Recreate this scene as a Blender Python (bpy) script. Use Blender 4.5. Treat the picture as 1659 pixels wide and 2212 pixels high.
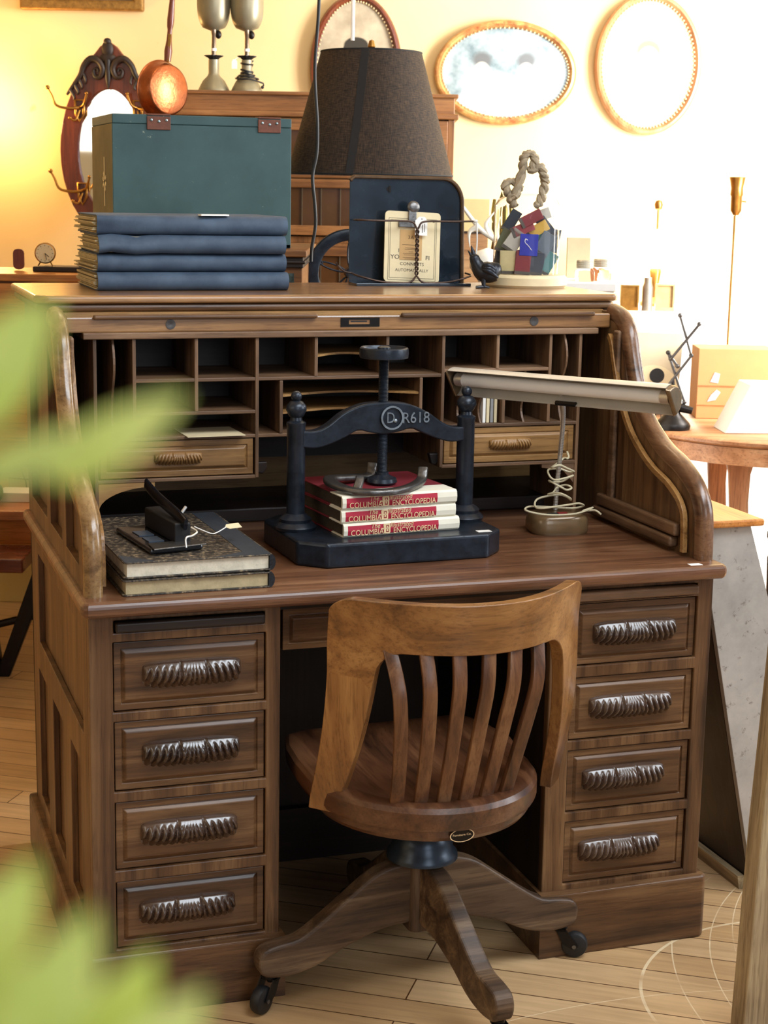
import bpy, bmesh, math, random
from mathutils import Vector as V, Matrix, geometry
PI = math.pi; R = math.radians
random.seed(7)
for _o in list(bpy.data.objects): bpy.data.objects.remove(_o)
SC = bpy.context.scene
COL = SC.collection

# ---------------- camera, world, lights, exposure ----------------
cam_d = bpy.data.cameras.new('camera'); cam = bpy.data.objects.new('camera', cam_d); COL.objects.link(cam)
CAMP = V((-0.9898, -2.6966, 1.4496))
yaw, pit, rol = R(-18.6329), R(-11.0501), R(1.012)
fwd = V((-math.sin(yaw)*math.cos(pit), math.cos(yaw)*math.cos(pit), math.sin(pit)))
rt0 = fwd.cross(V((0, 0, 1))).normalized(); up0 = rt0.cross(fwd)
rt1 = rt0*math.cos(rol) + up0*math.sin(rol); up1 = -rt0*math.sin(rol) + up0*math.cos(rol)
mw = Matrix((rt1, up1, -fwd)).transposed().to_4x4(); mw.translation = CAMP
cam.matrix_world = mw
cam_d.sensor_fit = 'VERTICAL'; cam_d.sensor_height = 36; cam_d.lens = 3575.8/2212*36
cam_d.clip_start = .05
cam_d.dof.use_dof = True; cam_d.dof.focus_distance = 3.15; cam_d.dof.aperture_fstop = 11.0
SC.camera = cam
SC.view_settings.view_transform = 'Standard'; SC.view_settings.look = 'None'
SC.view_settings.gamma = 1; SC.view_settings.use_curve_mapping = False
SC.view_settings.exposure = 0.45
W = bpy.data.worlds.new('world'); SC.world = W; W.use_nodes = True
W.node_tree.nodes['Background'].inputs[0].default_value = (.80, .86, 1.0, 1)
W.node_tree.nodes['Background'].inputs[1].default_value = 0.22

FH = V((0.3195, 0.9476, 0)); RH = V((0.9476, -0.3195, 0)); BROT = -math.atan2(.3195, .9476)
def G(r, t, z=0.0):            # room frame: r metres right of, t metres ahead of the photographer
    return V((CAMP.x, CAMP.y, 0)) + RH*r + FH*t + V((0, 0, z))
def area(name, loc, tgt, sx, sy, power, col):
    d = bpy.data.lights.new(name, 'AREA'); d.shape = 'RECTANGLE'; d.size = sx; d.size_y = sy
    d.energy = power; d.color = col
    o = bpy.data.objects.new(name, d); COL.objects.link(o); o.location = loc
    o.rotation_euler = (V(tgt)-V(loc)).to_track_quat('-Z', 'Y').to_euler(); return o
def point(name, loc, power, col, rad=.05):
    d = bpy.data.lights.new(name, 'POINT'); d.energy = power; d.color = col; d.shadow_soft_size = rad
    o = bpy.data.objects.new(name, d); COL.objects.link(o); o.location = loc; return o
area('assumed_overhead_light', G(.95, 2.2, 2.92), (.10, .12, .6), 2.0, 1.2, 66, (.82, .91, 1))  # assumed overhead source, unseen; hangs below a ceiling with no skylight opening
area('assumed_front_light', G(1.7, -1.3, 2.2), (0.0, 0.1, .75), 1.5, 1.6, 26, (.84, .92, 1))  # assumed window behind the camera, unseen; only this area light stands for it
area('assumed_side_light', G(2.9, 3.0, 1.9), (0.2, .3, .9), 1.2, 1.5, 34, (.90, .95, 1))  # assumed daylight from the right
area('assumed_rear_light', G(2.15, 4.55, 1.75), G(1.15, 5.9, 1.4), .8, 1.4, 150, (1, .98, .93))  # area light added inside the room for an assumed right window, not modelled
area('added_left_light', G(-2.3, 0.6, 2.2), (-.3, .1, .6), 1.1, 1.2, 7, (1, .93, .82))  # added warm light, source unseen; the left wall has no window

# ---------------- helpers ----------------
def srgb(r, g, b):
    f = lambda c: (c/255/12.92) if c/255 <= .04045 else ((c/255+.055)/1.055)**2.4
    return (f(r), f(g), f(b), 1)
def newmat(name):
    m = bpy.data.materials.new(name); m.use_nodes = True
    return m, m.node_tree, m.node_tree.nodes['Principled BSDF']
def mixc(nt, a, b, fac, mode='MIX'):
    n = nt.nodes.new('ShaderNodeMix'); n.data_type = 'RGBA'; n.blend_type = mode
    for s, v in ((0, fac), (6, a), (7, b)):
        if hasattr(v, 'links'): nt.links.new(v, n.inputs[s])
        else: n.inputs[s].default_value = v
    return n.outputs[2]
def noise(nt, vec, scale, detail=4, rough=.6, dist=0.0):
    n = nt.nodes.new('ShaderNodeTexNoise'); n.inputs['Scale'].default_value = scale
    n.inputs['Detail'].default_value = detail; n.inputs['Roughness'].default_value = rough
    n.inputs['Distortion'].default_value = dist
    if vec is not None: nt.links.new(vec, n.inputs['Vector'])
    return n.outputs['Fac']
def ramp(nt, fac, stops):
    n = nt.nodes.new('ShaderNodeValToRGB'); nt.links.new(fac, n.inputs[0]); e = n.color_ramp.elements
    while len(e) < len(stops): e.new(.5)
    for el, (p, c) in zip(e, stops): el.position = p; el.color = c
    return n.outputs[0]
def math_(nt, op, a, b=None, c=None):
    n = nt.nodes.new('ShaderNodeMath'); n.operation = op
    for i, v in enumerate((a, b, c)):
        if v is None: continue
        if hasattr(v, 'links'): nt.links.new(v, n.inputs[i])
        else: n.inputs[i].default_value = v
    return n.outputs[0]
def objvec(nt, scale=(1, 1, 1), rot=(0, 0, 0), rnd=True):
    tc = nt.nodes.new('ShaderNodeTexCoord'); mp = nt.nodes.new('ShaderNodeMapping')
    mp.inputs['Scale'].default_value = scale; mp.inputs['Rotation'].default_value = rot
    src = tc.outputs['Object']
    if rnd:
        oi = nt.nodes.new('ShaderNodeObjectInfo'); va = nt.nodes.new('ShaderNodeVectorMath'); va.operation = 'MULTIPLY_ADD'
        nt.links.new(oi.outputs['Random'], va.inputs[0]); va.inputs[1].default_value = (7, 5, 9); nt.links.new(src, va.inputs[2])
        src = va.outputs[0]
    nt.links.new(src, mp.inputs['Vector']); return mp.outputs['Vector']
def bump(nt, b, h, strength, dist=.002):
    n = nt.nodes.new('ShaderNodeBump'); n.inputs['Strength'].default_value = strength; n.inputs['Distance'].default_value = dist
    nt.links.new(h, n.inputs['Height']); nt.links.new(n.outputs[0], b.inputs['Normal'])
def mat(name, col, rough=.5, metal=0.0, var=.25, vs=25, bmp=.0, coat=0.0, spec=.5, trans=0.0, emis=None, alt=None):
    m, nt, b = newmat(name); vec = objvec(nt)
    n1 = noise(nt, vec, vs, 6, .65)
    col2 = alt if alt else tuple(c*(1-var) for c in col[:3])+(1,)
    f = ramp(nt, n1, [(.35, (0, 0, 0, 1)), (.68, (1, 1, 1, 1))])
    out = mixc(nt, col, col2, f); nt.links.new(out, b.inputs['Base Color'])
    b.inputs['Roughness'].default_value = rough; b.inputs['Metallic'].default_value = metal
    b.inputs['Coat Weight'].default_value = coat; b.inputs['Specular IOR Level'].default_value = spec
    if trans: b.inputs['Transmission Weight'].default_value = trans
    if bmp: bump(nt, b, noise(nt, vec, vs*3, 5), bmp, .003)
    if emis: b.inputs['Emission Color'].default_value = emis[0]; b.inputs['Emission Strength'].default_value = emis[1]
    return m
WOODS = {}
def wood(kind, axis):
    key = (kind, axis)
    if key in WOODS: return WOODS[key]
    K = {'desk': ((52, 33, 21), (104, 73, 46), (140, 107, 72), .36, 1.0), 'worktop': ((68, 43, 30), (120, 81, 56), (156, 117, 86), .31, .9),
         'toprail': ((92, 60, 32), (156, 112, 66), (190, 146, 92), .34, 1.0), 'inner': ((70, 50, 34), (122, 92, 66), (154, 122, 92), .5, 1.0),
         'smalldrawer': ((122, 88, 50), (164, 124, 74), (186, 146, 94), .38, .6), 'rail': ((92, 62, 32), (160, 118, 68), (184, 144, 92), .26, 1.1),
         'chair': ((84, 53, 28), (142, 97, 52), (176, 130, 76), .26, .8), 'slat': ((62, 37, 23), (108, 70, 43), (146, 106, 70), .34, .9), 'seat': ((46, 26, 16), (96, 60, 38), (130, 92, 62), .32, .8),
         'leg': ((46, 32, 23), (92, 70, 50), (140, 116, 88), .5, 1.0), 'bookcase': ((84, 52, 26), (138, 92, 50), (166, 118, 70), .4, 1.0),
         'pine': ((176, 106, 44), (206, 134, 62), (222, 154, 82), .35, .7), 'table': ((150, 98, 62), (196, 140, 98), (216, 168, 126), .35, .8),
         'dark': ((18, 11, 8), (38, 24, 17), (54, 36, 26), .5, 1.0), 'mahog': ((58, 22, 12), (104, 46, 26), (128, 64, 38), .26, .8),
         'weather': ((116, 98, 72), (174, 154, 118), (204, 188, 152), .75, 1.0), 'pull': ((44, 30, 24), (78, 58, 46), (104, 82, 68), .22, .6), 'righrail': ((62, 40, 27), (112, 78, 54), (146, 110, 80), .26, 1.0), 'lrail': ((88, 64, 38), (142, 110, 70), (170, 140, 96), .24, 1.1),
         'box': ((180, 130, 84), (206, 158, 108), (218, 176, 128), .6, .6)}
    dk, md, lt, rough, sc = K[kind]
    m, nt, b = newmat('wood_%s_%s' % (kind, axis))
    s = {'X': (1.2, 22, 22), 'Y': (22, 1.2, 22), 'Z': (22, 22, 1.2)}[axis]
    v1 = objvec(nt, tuple(a*sc for a in s)); v2 = objvec(nt, tuple(a*9 for a in s)); v3 = objvec(nt, (4, 4, 4))
    n1 = noise(nt, v1, 1.0, 7, .62, .9); n2 = noise(nt, v2, 1.0, 3, .7); n3 = noise(nt, v3, 1.0, 4, .6)
    c1 = ramp(nt, n1, [(.30, srgb(*dk)), (.5, srgb(*md)), (.72, srgb(*lt))])
    p = ramp(nt, n2, [(.36, (.62, .58, .55, 1)), (.50, (1, 1, 1, 1))])
    c2 = mixc(nt, c1, p, .8, 'MULTIPLY')
    st = ramp(nt, n3, [(.34, (.66, .62, .62, 1)), (.62, (1.06, 1.04, 1, 1))])
    c3 = mixc(nt, c2, st, .75, 'MULTIPLY')
    nt.links.new(c3, b.inputs['Base Color'])
    rr = math_(nt, 'MULTIPLY_ADD', n3, .28, rough-.12); nt.links.new(rr, b.inputs['Roughness'])
    b.inputs['Specular IOR Level'].default_value = .5
    hh = math_(nt, 'ADD', n1, math_(nt, 'MULTIPLY', n2, .5)); bump(nt, b, hh, .25, .0012)
    if kind in ('pull', 'seat', 'chair', 'worktop', 'lrail', 'righrail', 'toprail'): b.inputs['Coat Weight'].default_value = .7 if kind == 'pull' else 1.0 if kind == 'toprail' else .3; b.inputs['Coat Roughness'].default_value = .14 if kind == 'pull' else .2
    WOODS[key] = m; return m

OFF = {}
def setp(o, label=None, cat=None, group=None, kind=None):
    if label: o['label'] = label
    if cat: o['category'] = cat
    if group: o['group'] = group
    if kind: o['kind'] = kind
    return o
def thing(name, label, cat, loc=(0, 0, 0), rz=0.0, group=None):
    o = bpy.data.objects.new(name, None); COL.objects.link(o); o.empty_display_size = .05
    o.location = loc; o.rotation_euler = (0, 0, rz)
    OFF[o.name] = Matrix.Translation(V(loc)) @ Matrix.Rotation(rz, 4, 'Z')
    return setp(o, label, cat, group)
def finish(bm, name, m, smooth):
    bmesh.ops.recalc_face_normals(bm, faces=bm.faces[:])
    me = bpy.data.meshes.new(name); bm.to_mesh(me); bm.free()
    for x in (m if isinstance(m, (list, tuple)) else [m]): me.materials.append(x)
    if smooth:
        for p in me.polygons: p.use_smooth = True
        try: me.set_sharp_from_angle(angle=R(smooth if smooth > 1 else 40))
        except Exception: pass
    return me
def link(name, me, parent=None, bev=0.0, seg=2):
    o = bpy.data.objects.new(name, me); COL.objects.link(o)
    if parent is not None: o.parent = parent
    if bev:
        b = o.modifiers.new('bevel', 'BEVEL'); b.width = bev; b.segments = seg; b.limit_method = 'ANGLE'; b.angle_limit = R(38)
        b.harden_normals = False
    return o
def part(name, bm, m, parent, smooth=0, bev=0.0, seg=2, label=None, world=False):
    """one mesh under its thing; coordinates local to the thing, or world=True"""
    if world: bm.transform(OFF[parent.name].inverted())
    o = link(name, finish(bm, name, m, smooth), parent, bev, seg)
    OFF[o.name] = OFF[parent.name]
    if label: o['label'] = label
    return o
def single(name, bm, m, label, cat, loc=(0, 0, 0), rz=0.0, smooth=0, bev=0.0, seg=2, group=None, world=False):
    mt = Matrix.Translation(V(loc)) @ Matrix.Rotation(rz, 4, 'Z')
    if world: bm.transform(mt.inverted())
    o = link(name, finish(bm, name, m, smooth), None, bev, seg); o.location = loc; o.rotation_euler = (0, 0, rz)
    OFF[o.name] = mt
    return setp(o, label, cat, group)
def struct(name, bm, m, smooth=0, bev=0.0):
    o = link(name, finish(bm, name, m, smooth), None, bev); o['kind'] = 'structure'; return o

def BM(): return bmesh.new()
def box(bm, x0, x1, y0, y1, z0, z1, mi=0, M=None):
    vs = [bm.verts.new((x, y, z)) for x in (x0, x1) for y in (y0, y1) for z in (z0, z1)]
    for f in ((0, 1, 3, 2), (4, 6, 7, 5), (0, 4, 5, 1), (2, 3, 7, 6), (0, 2, 6, 4), (1, 5, 7, 3)):
        fc = bm.faces.new([vs[i] for i in f]); fc.material_index = mi
    if M is not None:
        for v in vs: v.co = M @ v.co
    return vs
def bx(*a, **k): b = BM(); box(b, *a, **k); return b
def lathe(bm, prof, seg=24, c=(0, 0, 0), M=None, mi=0, sq=1.0):
    rings = []
    for r, z in prof:
        if r < 1e-6: rings.append([bm.verts.new((c[0], c[1], c[2]+z))])
        else: rings.append([bm.verts.new((c[0]+r*math.cos(2*PI*i/seg), c[1]+sq*r*math.sin(2*PI*i/seg), c[2]+z)) for i in range(seg)])
    for a, b in zip(rings, rings[1:]):
        for i in range(seg):
            j = (i+1) % seg
            if len(a) == 1 and len(b) == 1: break
            if len(a) == 1: f = (a[0], b[i], b[j])
            elif len(b) == 1: f = (a[i], b[0], a[j])
            else: f = (a[i], b[i], b[j], a[j])
            fc = bm.faces.new(f); fc.material_index = mi
    for rg in (rings[0], rings[-1]):
        if len(rg) > 2: bm.faces.new(rg).material_index = mi
    if M is not None:
        for rg in rings:
            for v in rg: v.co = M @ v.co
def frames(pts, up=None, closed=False):
    n = len(pts); T = []
    for i in range(n):
        a = pts[(i-1) % n] if (closed or i > 0) else pts[i]; b = pts[(i+1) % n] if (closed or i < n-1) else pts[i]
        T.append((b-a).normalized())
    out = []
    if up is not None:
        for t in T:
            s = t.cross(up)
            s = s.normalized() if s.length > 1e-5 else V((1, 0, 0)); out.append((t, s, s.cross(t)))
    else:
        a = V((0, 0, 1)) if abs(T[0].z) < .9 else V((1, 0, 0)); s = T[0].cross(a).normalized()
        for t in T:
            s = (s - t*s.dot(t)).normalized(); out.append((t, s, s.cross(t)))
    return out
def sweep(bm, pts, prof, up=None, closed=False, sc=None, mi=0):
    pts = [V(p) for p in pts]; fr = frames(pts, up, closed); rings = []
    for i, (p, (t, s, u)) in enumerate(zip(pts, fr)):
        k = sc[i] if sc else 1.0
        ka, kb = k if isinstance(k, tuple) else (k, k)
        rings.append([bm.verts.new(p + s*a*ka + u*b*kb) for a, b in prof])
    n = len(prof); N = len(rings)
    for i in range(N if closed else N-1):
        A, B = rings[i], rings[(i+1) % N]
        for j in range(n): bm.faces.new((A[j], A[(j+1) % n], B[(j+1) % n], B[j])).material_index = mi
    if not closed: bm.faces.new(rings[0]).material_index = mi; bm.faces.new(rings[-1]).material_index = mi
def circ(r, n=10, e=1.0): return [(r*math.cos(2*PI*i/n), r*e*math.sin(2*PI*i/n)) for i in range(n)]
def rrect(w, h, r, n=3):
    o = []
    for cx, cy, a0 in ((w/2-r, h/2-r, 0), (-w/2+r, h/2-r, 90), (-w/2+r, -h/2+r, 180), (w/2-r, -h/2+r, 270)):
        for i in range(n+1): a = R(a0+90*i/n); o.append((cx+r*math.cos(a), cy+r*math.sin(a)))
    return o
def tube(bm, pts, r, n=8, closed=False, mi=0):
    if isinstance(r, (list, tuple)): sweep(bm, pts, circ(1, n), None, closed, list(r), mi)
    else: sweep(bm, pts, circ(r, n), None, closed, None, mi)
def cat(pts, n=6, closed=False):
    P = [V(p) for p in pts]; o = []; m = len(P)
    for i in range(m if closed else m-1):
        g = lambda k: P[k % m] if closed else P[max(0, min(m-1, k))]
        a, b, c, d = g(i-1), g(i), g(i+1), g(i+2)
        for k in range(n):
            t = k/n; o.append(.5*((2*b)+(c-a)*t+(2*a-5*b+4*c-d)*t*t+(3*b-a-3*c+d)*t**3))
    if not closed: o.append(P[-1])
    return o
def prism(bm, outer, h0, h1, ax='Z', holes=(), mi=0):
    """outline extruded between h0 and h1 along ax; Z:(x,y) Y:(x,z) X:(y,z)"""
    mk = {'Z': lambda a, b, h: (a, b, h), 'Y': lambda a, b, h: (a, h, b), 'X': lambda a, b, h: (h, a, b)}[ax]
    loops = [list(outer)]+[list(h) for h in holes]
    flat = [p for l in loops for p in l]
    lo = [bm.verts.new(mk(a, b, h0)) for a, b in flat]; hi = [bm.verts.new(mk(a, b, h1)) for a, b in flat]
    if holes:
        for tri in geometry.tessellate_polygon([[V((a, b, 0)) for a, b in l] for l in loops]):
            for L in (lo, hi):
                try: bm.faces.new([L[i] for i in tri]).material_index = mi
                except ValueError: pass
    else: bm.faces.new(lo).material_index = mi; bm.faces.new(hi).material_index = mi
    k = 0
    for l in loops:
        n = len(l)
        for i in range(n): j = (i+1) % n; bm.faces.new((lo[k+i], lo[k+j], hi[k+j], hi[k+i])).material_index = mi
        k += n
def ball(bm, c, rx, ry=None, rz=None, M=None, u=14, v=9, mi=0):
    ry = ry or rx; rz = rz or rx
    mm = Matrix.Translation(V(c)) @ (M if M is not None else Matrix()) @ Matrix.Diagonal((rx, ry, rz, 1))
    r = bmesh.ops.create_uvsphere(bm, u_segments=u, v_segments=v, radius=1, matrix=mm)
    if mi:
        for vv in r['verts']:
            for f in vv.link_faces: f.material_index = mi
def textmesh(s, size, ext=.0004, align='CENTER', sx=1.0, shear=0.0):
    cu = bpy.data.curves.new('txt', 'FONT'); cu.body = s; cu.size = size; cu.extrude = ext; cu.align_x = align; cu.shear = shear
    cu.resolution_u = 3
    o = bpy.data.objects.new('txt', cu); COL.objects.link(o)
    bpy.context.view_layer.update(); dg = bpy.context.evaluated_depsgraph_get()
    me = bpy.data.meshes.new_from_object(o.evaluated_get(dg)); bpy.data.objects.remove(o)
    bm = BM(); bm.from_mesh(me); bpy.data.meshes.remove(me)
    for v in bm.verts: v.co.x *= sx
    return bm
FRONT = Matrix.Rotation(PI/2, 4, 'X')       # text facing -Y
def textat(s, size, loc, sx=1.0, align='CENTER', ext=.0003, shear=0.0):
    b = textmesh(s, size, ext, align, sx, shear); b.transform(Matrix.Translation(V(loc)) @ FRONT); return b
def merge(bms):
    out = BM()
    for b in bms:
        me = bpy.data.meshes.new('t'); b.to_mesh(me); b.free(); out.from_mesh(me); bpy.data.meshes.remove(me)
    return out

# ---------------- shared materials ----------------
iron = mat('black_iron', srgb(42, 49, 60), .31, .35, .3, 40, .15, alt=srgb(24, 30, 38))
steel = mat('worn_steel', srgb(120, 118, 116), .32, .85, .4, 60, .25)
darkmetal = mat('dark_metal', srgb(40, 36, 34), .4, .7, .3, 40)
brass = mat('aged_brass', srgb(168, 122, 58), .32, .9, .35, 40)
white = mat('white_paper', srgb(238, 236, 230), .7, 0, .05)
blackm = mat('black_rubber', srgb(22, 22, 24), .5, 0, .2)
cream = mat('cream_paper', srgb(226, 210, 170), .8, 0, .12, 12)
ink = mat('black_ink', srgb(50, 42, 36), .8, 0, .1)
glass, _nt, _b = newmat('clear_glass'); _b.inputs['Transmission Weight'].default_value = 1; _b.inputs['Roughness'].default_value = .02
_b.inputs['IOR'].default_value = 1.12; _b.inputs['Base Color'].default_value = (1, 1, 1, 1)
pagesm = mat('old_pages', srgb(196, 178, 138), .85, 0, .3, 30, .3)

# ---------------- room shell ----------------
def wall_mat():
    m, nt, b = newmat('cream_wall_paint'); v = objvec(nt, rnd=False)
    n1 = noise(nt, v, 2.2, 4, .5); n2 = noise(nt, v, 60, 3)
    c = ramp(nt, n1, [(.3, srgb(214, 186, 134)), (.7, srgb(222, 198, 150))])
    sp = ramp(nt, noise(nt, v, 9, 2, .3), [(.20, srgb(150, 110, 80)), (.225, (1, 1, 1, 1))])
    nt.links.new(mixc(nt, c, sp, .4, 'MULTIPLY'), b.inputs['Base Color']); b.inputs['Roughness'].default_value = .75
    bump(nt, b, n2, .1, .002); return m
wallm = wall_mat()
def gbox(r0, r1, t0, t1, z0, z1):
    b = bx(r0, r1, t0, t1, z0, z1)
    b.transform(Matrix.Translation(V((CAMP.x, CAMP.y, 0))) @ Matrix.Rotation(BROT, 4, 'Z')); return b
struct('wall_back', gbox(-3.0, 3.2, 6.2, 6.3, 0, 3.0), wallm)
struct('wall_left', gbox(-3.1, -3.0, -2.6, 6.3, 0, 3.0), wallm)
struct('ceiling', gbox(-3.1, 3.2, -2.6, 6.3, 3.0, 3.1), mat('ceiling_paint', srgb(236, 228, 208), .8))
struct('baseboard_back', gbox(-3.0, 3.2, 6.18, 6.2, 0, .14), wood('bookcase', 'X'), bev=.004)
def floor_mat():
    m, nt, b = newmat('oak_strip_floor')
    v = objvec(nt, rot=(0, 0, R(33.6)), rnd=False)
    br = nt.nodes.new('ShaderNodeTexBrick'); nt.links.new(v, br.inputs['Vector'])
    for k, x in (('Scale', 1), ('Mortar Size', .0016), ('Mortar Smooth', .2), ('Brick Width', 1.15), ('Row Height', .083)): br.inputs[k].default_value = x
    br.offset = .41; br.inputs['Color1'].default_value = srgb(208, 176, 134); br.inputs['Color2'].default_value = srgb(190, 154, 110)
    br.inputs['Mortar'].default_value = srgb(92, 60, 34)
    g = nt.nodes.new('ShaderNodeMapping'); nt.links.new(v, g.inputs[0]); g.inputs['Scale'].default_value = (2, 34, 1)
    n1 = noise(nt, g.outputs[0], 1.5, 6, .6, .6)
    gr = ramp(nt, n1, [(.3, (.74, .70, .64, 1)), (.6, (1.05, 1.03, 1, 1))])
    c = mixc(nt, br.outputs[0], gr, .8, 'MULTIPLY')
    n2 = noise(nt, v, 3.0, 5, .6); c = mixc(nt, c, ramp(nt, n2, [(.35, (.8, .78, .76, 1)), (.65, (1.05, 1.05, 1.05, 1))]), .7, 'MULTIPLY')
    # wheel scratches: thin worn arcs
    sep = nt.nodes.new('ShaderNodeSeparateXYZ'); tc = nt.nodes.new('ShaderNodeTexCoord'); nt.links.new(tc.outputs['Object'], sep.inputs[0])
    tot = None
    for cx, cy, rad, w in ((.70, -.30, .345, .0030), (1.25, -.40, .82, .0013), (1.30, -.42, .80, .0012), (1.42, -.4, .85, .001), (.3, -1.3, 1.12, .001), (-.3, -1.2, 1.0, .0009)):
        dx = math_(nt, 'SUBTRACT', sep.outputs[0], cx); dy = math_(nt, 'SUBTRACT', sep.outputs[1], cy)
        d = math_(nt, 'SQRT', math_(nt, 'ADD', math_(nt, 'MULTIPLY', dx, dx), math_(nt, 'MULTIPLY', dy, dy)))
        e = math_(nt, 'ABSOLUTE', math_(nt, 'SUBTRACT', d, rad)); l = math_(nt, 'LESS_THAN', e, w)
        tot = l if tot is None else math_(nt, 'MAXIMUM', tot, l)
    sm = math_(nt, 'MULTIPLY', tot, ramp(nt, noise(nt, v, 5, 4), [(.36, (0, 0, 0, 1)), (.5, (.75, .75, .75, 1))]))
    g2 = nt.nodes.new('ShaderNodeMapping'); nt.links.new(v, g2.inputs[0]); g2.inputs['Rotation'].default_value = (0, 0, .9); g2.inputs['Scale'].default_value = (3, 260, 1)
    fine = ramp(nt, noise(nt, g2.outputs[0], 1.0, 2, .5), [(.70, (0, 0, 0, 1)), (.76, (.5, .5, .5, 1))])
    c = mixc(nt, c, srgb(236, 216, 178), math_(nt, 'MAXIMUM', sm, fine))
    nt.links.new(c, b.inputs['Base Color']); b.inputs['Roughness'].default_value = .36
    bump(nt, b, math_(nt, 'SUBTRACT', n1, math_(nt, 'MULTIPLY', br.outputs['Fac'], 3)), .2, .001); return m
struct('floor', gbox(-3.1, 3.2, -2.6, 6.3, -.1, 0), floor_mat())
# ---------------- roll top desk ----------------
desk = thing('roll_top_desk', 'large old dark oak roll top desk standing open with pigeonholes and carved drawer pulls', 'desk', (0, 0, 0))
CURVE = cat([(0, .033, .755), (0, .034, .80), (0, .043, .862), (0, .078, .907), (0, .140, .940), (0, .20, .958), (0, .245, .978), (0, .297, 1.012), (0, .338, 1.062), (0, .366, 1.12), (0, .388, 1.172), (0, .425, 1.205), (0, .475, 1.216)], 5)
curve2 = [(p.y, p.z) for p in CURVE]
def offc(d):      # curve shifted inwards (towards the back of the desk)
    o = []
    for i, (y, z) in enumerate(curve2):
        a = curve2[max(0, i-1)]; b = curve2[min(len(curve2)-1, i+1)]; t = V((b[0]-a[0], b[1]-a[1])).normalized()
        o.append((y+t.y*d, z-t.x*d))
    return o
SIDE = [p for p in offc(.012)] + [(.86, 1.216), (.86, .755)]
for s, nm in ((-1, 'left'), (1, 'right')):
    b = BM(); xi, xo = .568*s, .588*s
    prism(b, SIDE, min(xi, xo-.006*s), max(xi, xo-.006*s), 'X')
    # outer frame layer with sunk panels
    H = [[(.12, .80), (.28, .80), (.28, .925), (.12, .885)][::-1], [(.33, .80), (.50, .80), (.50, 1.15), (.385, 1.06), (.33, .96)][::-1], [(.55, .80), (.80, .80), (.80, 1.15), (.55, 1.15)][::-1]]
    prism(b, SIDE, min(xo-.006*s, xo+.008*s), max(xo-.006*s, xo+.008*s), 'X', H)
    sp = part('side_panel', b, wood('desk', 'Z'), desk, 0, .0015)
    b = BM(); sweep(b, [(.583*s, y, z) for y, z in offc(.015)], rrect(.040, .032, .0145, 4), V((1, 0, 0)))
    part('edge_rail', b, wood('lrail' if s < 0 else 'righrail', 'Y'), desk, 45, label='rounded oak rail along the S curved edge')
    b = BM(); sweep(b, [(.5605*s, y, z) for y, z in offc(.052)[2:-6]], [(-.006, -.005), (.006, -.005), (.006, .005), (-.006, .005)], V((1, 0, 0)))
    part('tambour_track', b, wood('rail', 'Y'), desk, 0, .001, label='pale strip of the tambour track')
    # inner frame moulding
    b = BM(); box(b, min(.558*s, .568*s), max(.558*s, .568*s), .40, .425, .80, 1.17)
    M = Matrix.Translation((0, .13, .80)); box(b, min(.552*s, .568*s), max(.552*s, .568*s), .11, .46, .795, .82)
    box(b, min(.548*s, .568*s), max(.548*s, .568*s), .12, .47, .772, .792)
    part('side_moulding', b, wood('inner', 'Y'), desk, 0, .005, 3)
part('worktop', (lambda b: (prism(b, [(-.611, 0.0), (-.600, -.008), (.600, -.008), (.611, 0), (.611, .86), (-.611, .86)], .734, .762), b)[1])(BM()), wood('worktop', 'X'), desk, 0, .011, 4)
b = BM()
top_out = lambda i: [(-.617+i, .525+i), (-.595+i, .503+i), (.600-i, .503+i), (.613-i, .520+i), (.613-i, .93), (-.617+i, .93)]
prism(b, top_out(0), 1.2235, 1.239)
part('top_board', b, wood('toprail', 'X'), desk, 0, .006, 3)
b = BM(); prism(b, top_out(.007), 1.207, 1.2233); part('top_moulding', b, wood('desk', 'X'), desk, 0, .007, 3)
b = BM(); box(b, -.57, .57, .50, .86, 1.19, 1.207); box(b, -.565, .565, .845, .86, .762, 1.19)
part('back_board', b, wood('smalldrawer', 'X'), desk)
# lock rail (front edge of the rolled up tambour)
b = BM(); box(b, -.566, .566, .455, .482, 1.172, 1.2015)
lr = part('lock_rail', b, wood('toprail', 'X'), desk, 0, .003)
for a, c in ((-.515, -.075), (.10, .525)):
    b = BM(); box(b, a, c, .442, .456, 1.197, 1.2065); part('finger_lip', b, wood('desk', 'X'), desk, 0, .004, 3)
b = BM(); prism(b, [(-.025, 1.179), (.056, 1.179), (.056, 1.197), (-.025, 1.197)], .4535, .4555, 'Y', [[(-.008, 1.184), (-.008, 1.193), (.036, 1.193), (.036, 1.184)]])
part('lock_plate', b, darkmetal, lr, label='dark metal lock plate')
b = BM(); box(b, -.010, .038, .4558, .457, 1.183, 1.194); box(b, -.004, .030, .4545, .4562, 1.1885, 1.191, 0); part('lock_slot', b, blackm, lr)
for x in (-.366, .392):
    b = BM(); lathe(b, [(.0095, 0), (.0095, .002), (.002, .0022), (0, .0015)], 20, M=Matrix.Translation((x, .4555, 1.187)) @ FRONT); part('screw_cap', b, mat('grey_screw_cap', srgb(96, 92, 90), .4, .6, .3, 90), lr, 30)
b = BM()
for i in range(6): lathe(b, [(.009, -.56), (.009, .56)], 8, M=Matrix.Translation((0, .492+i*.0, 1.18+.0*i)) @ Matrix.Rotation(PI/2, 4, 'Y')) if i == 0 else None
part('tambour_slat', b, wood('dark', 'X'), desk, 30)

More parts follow.
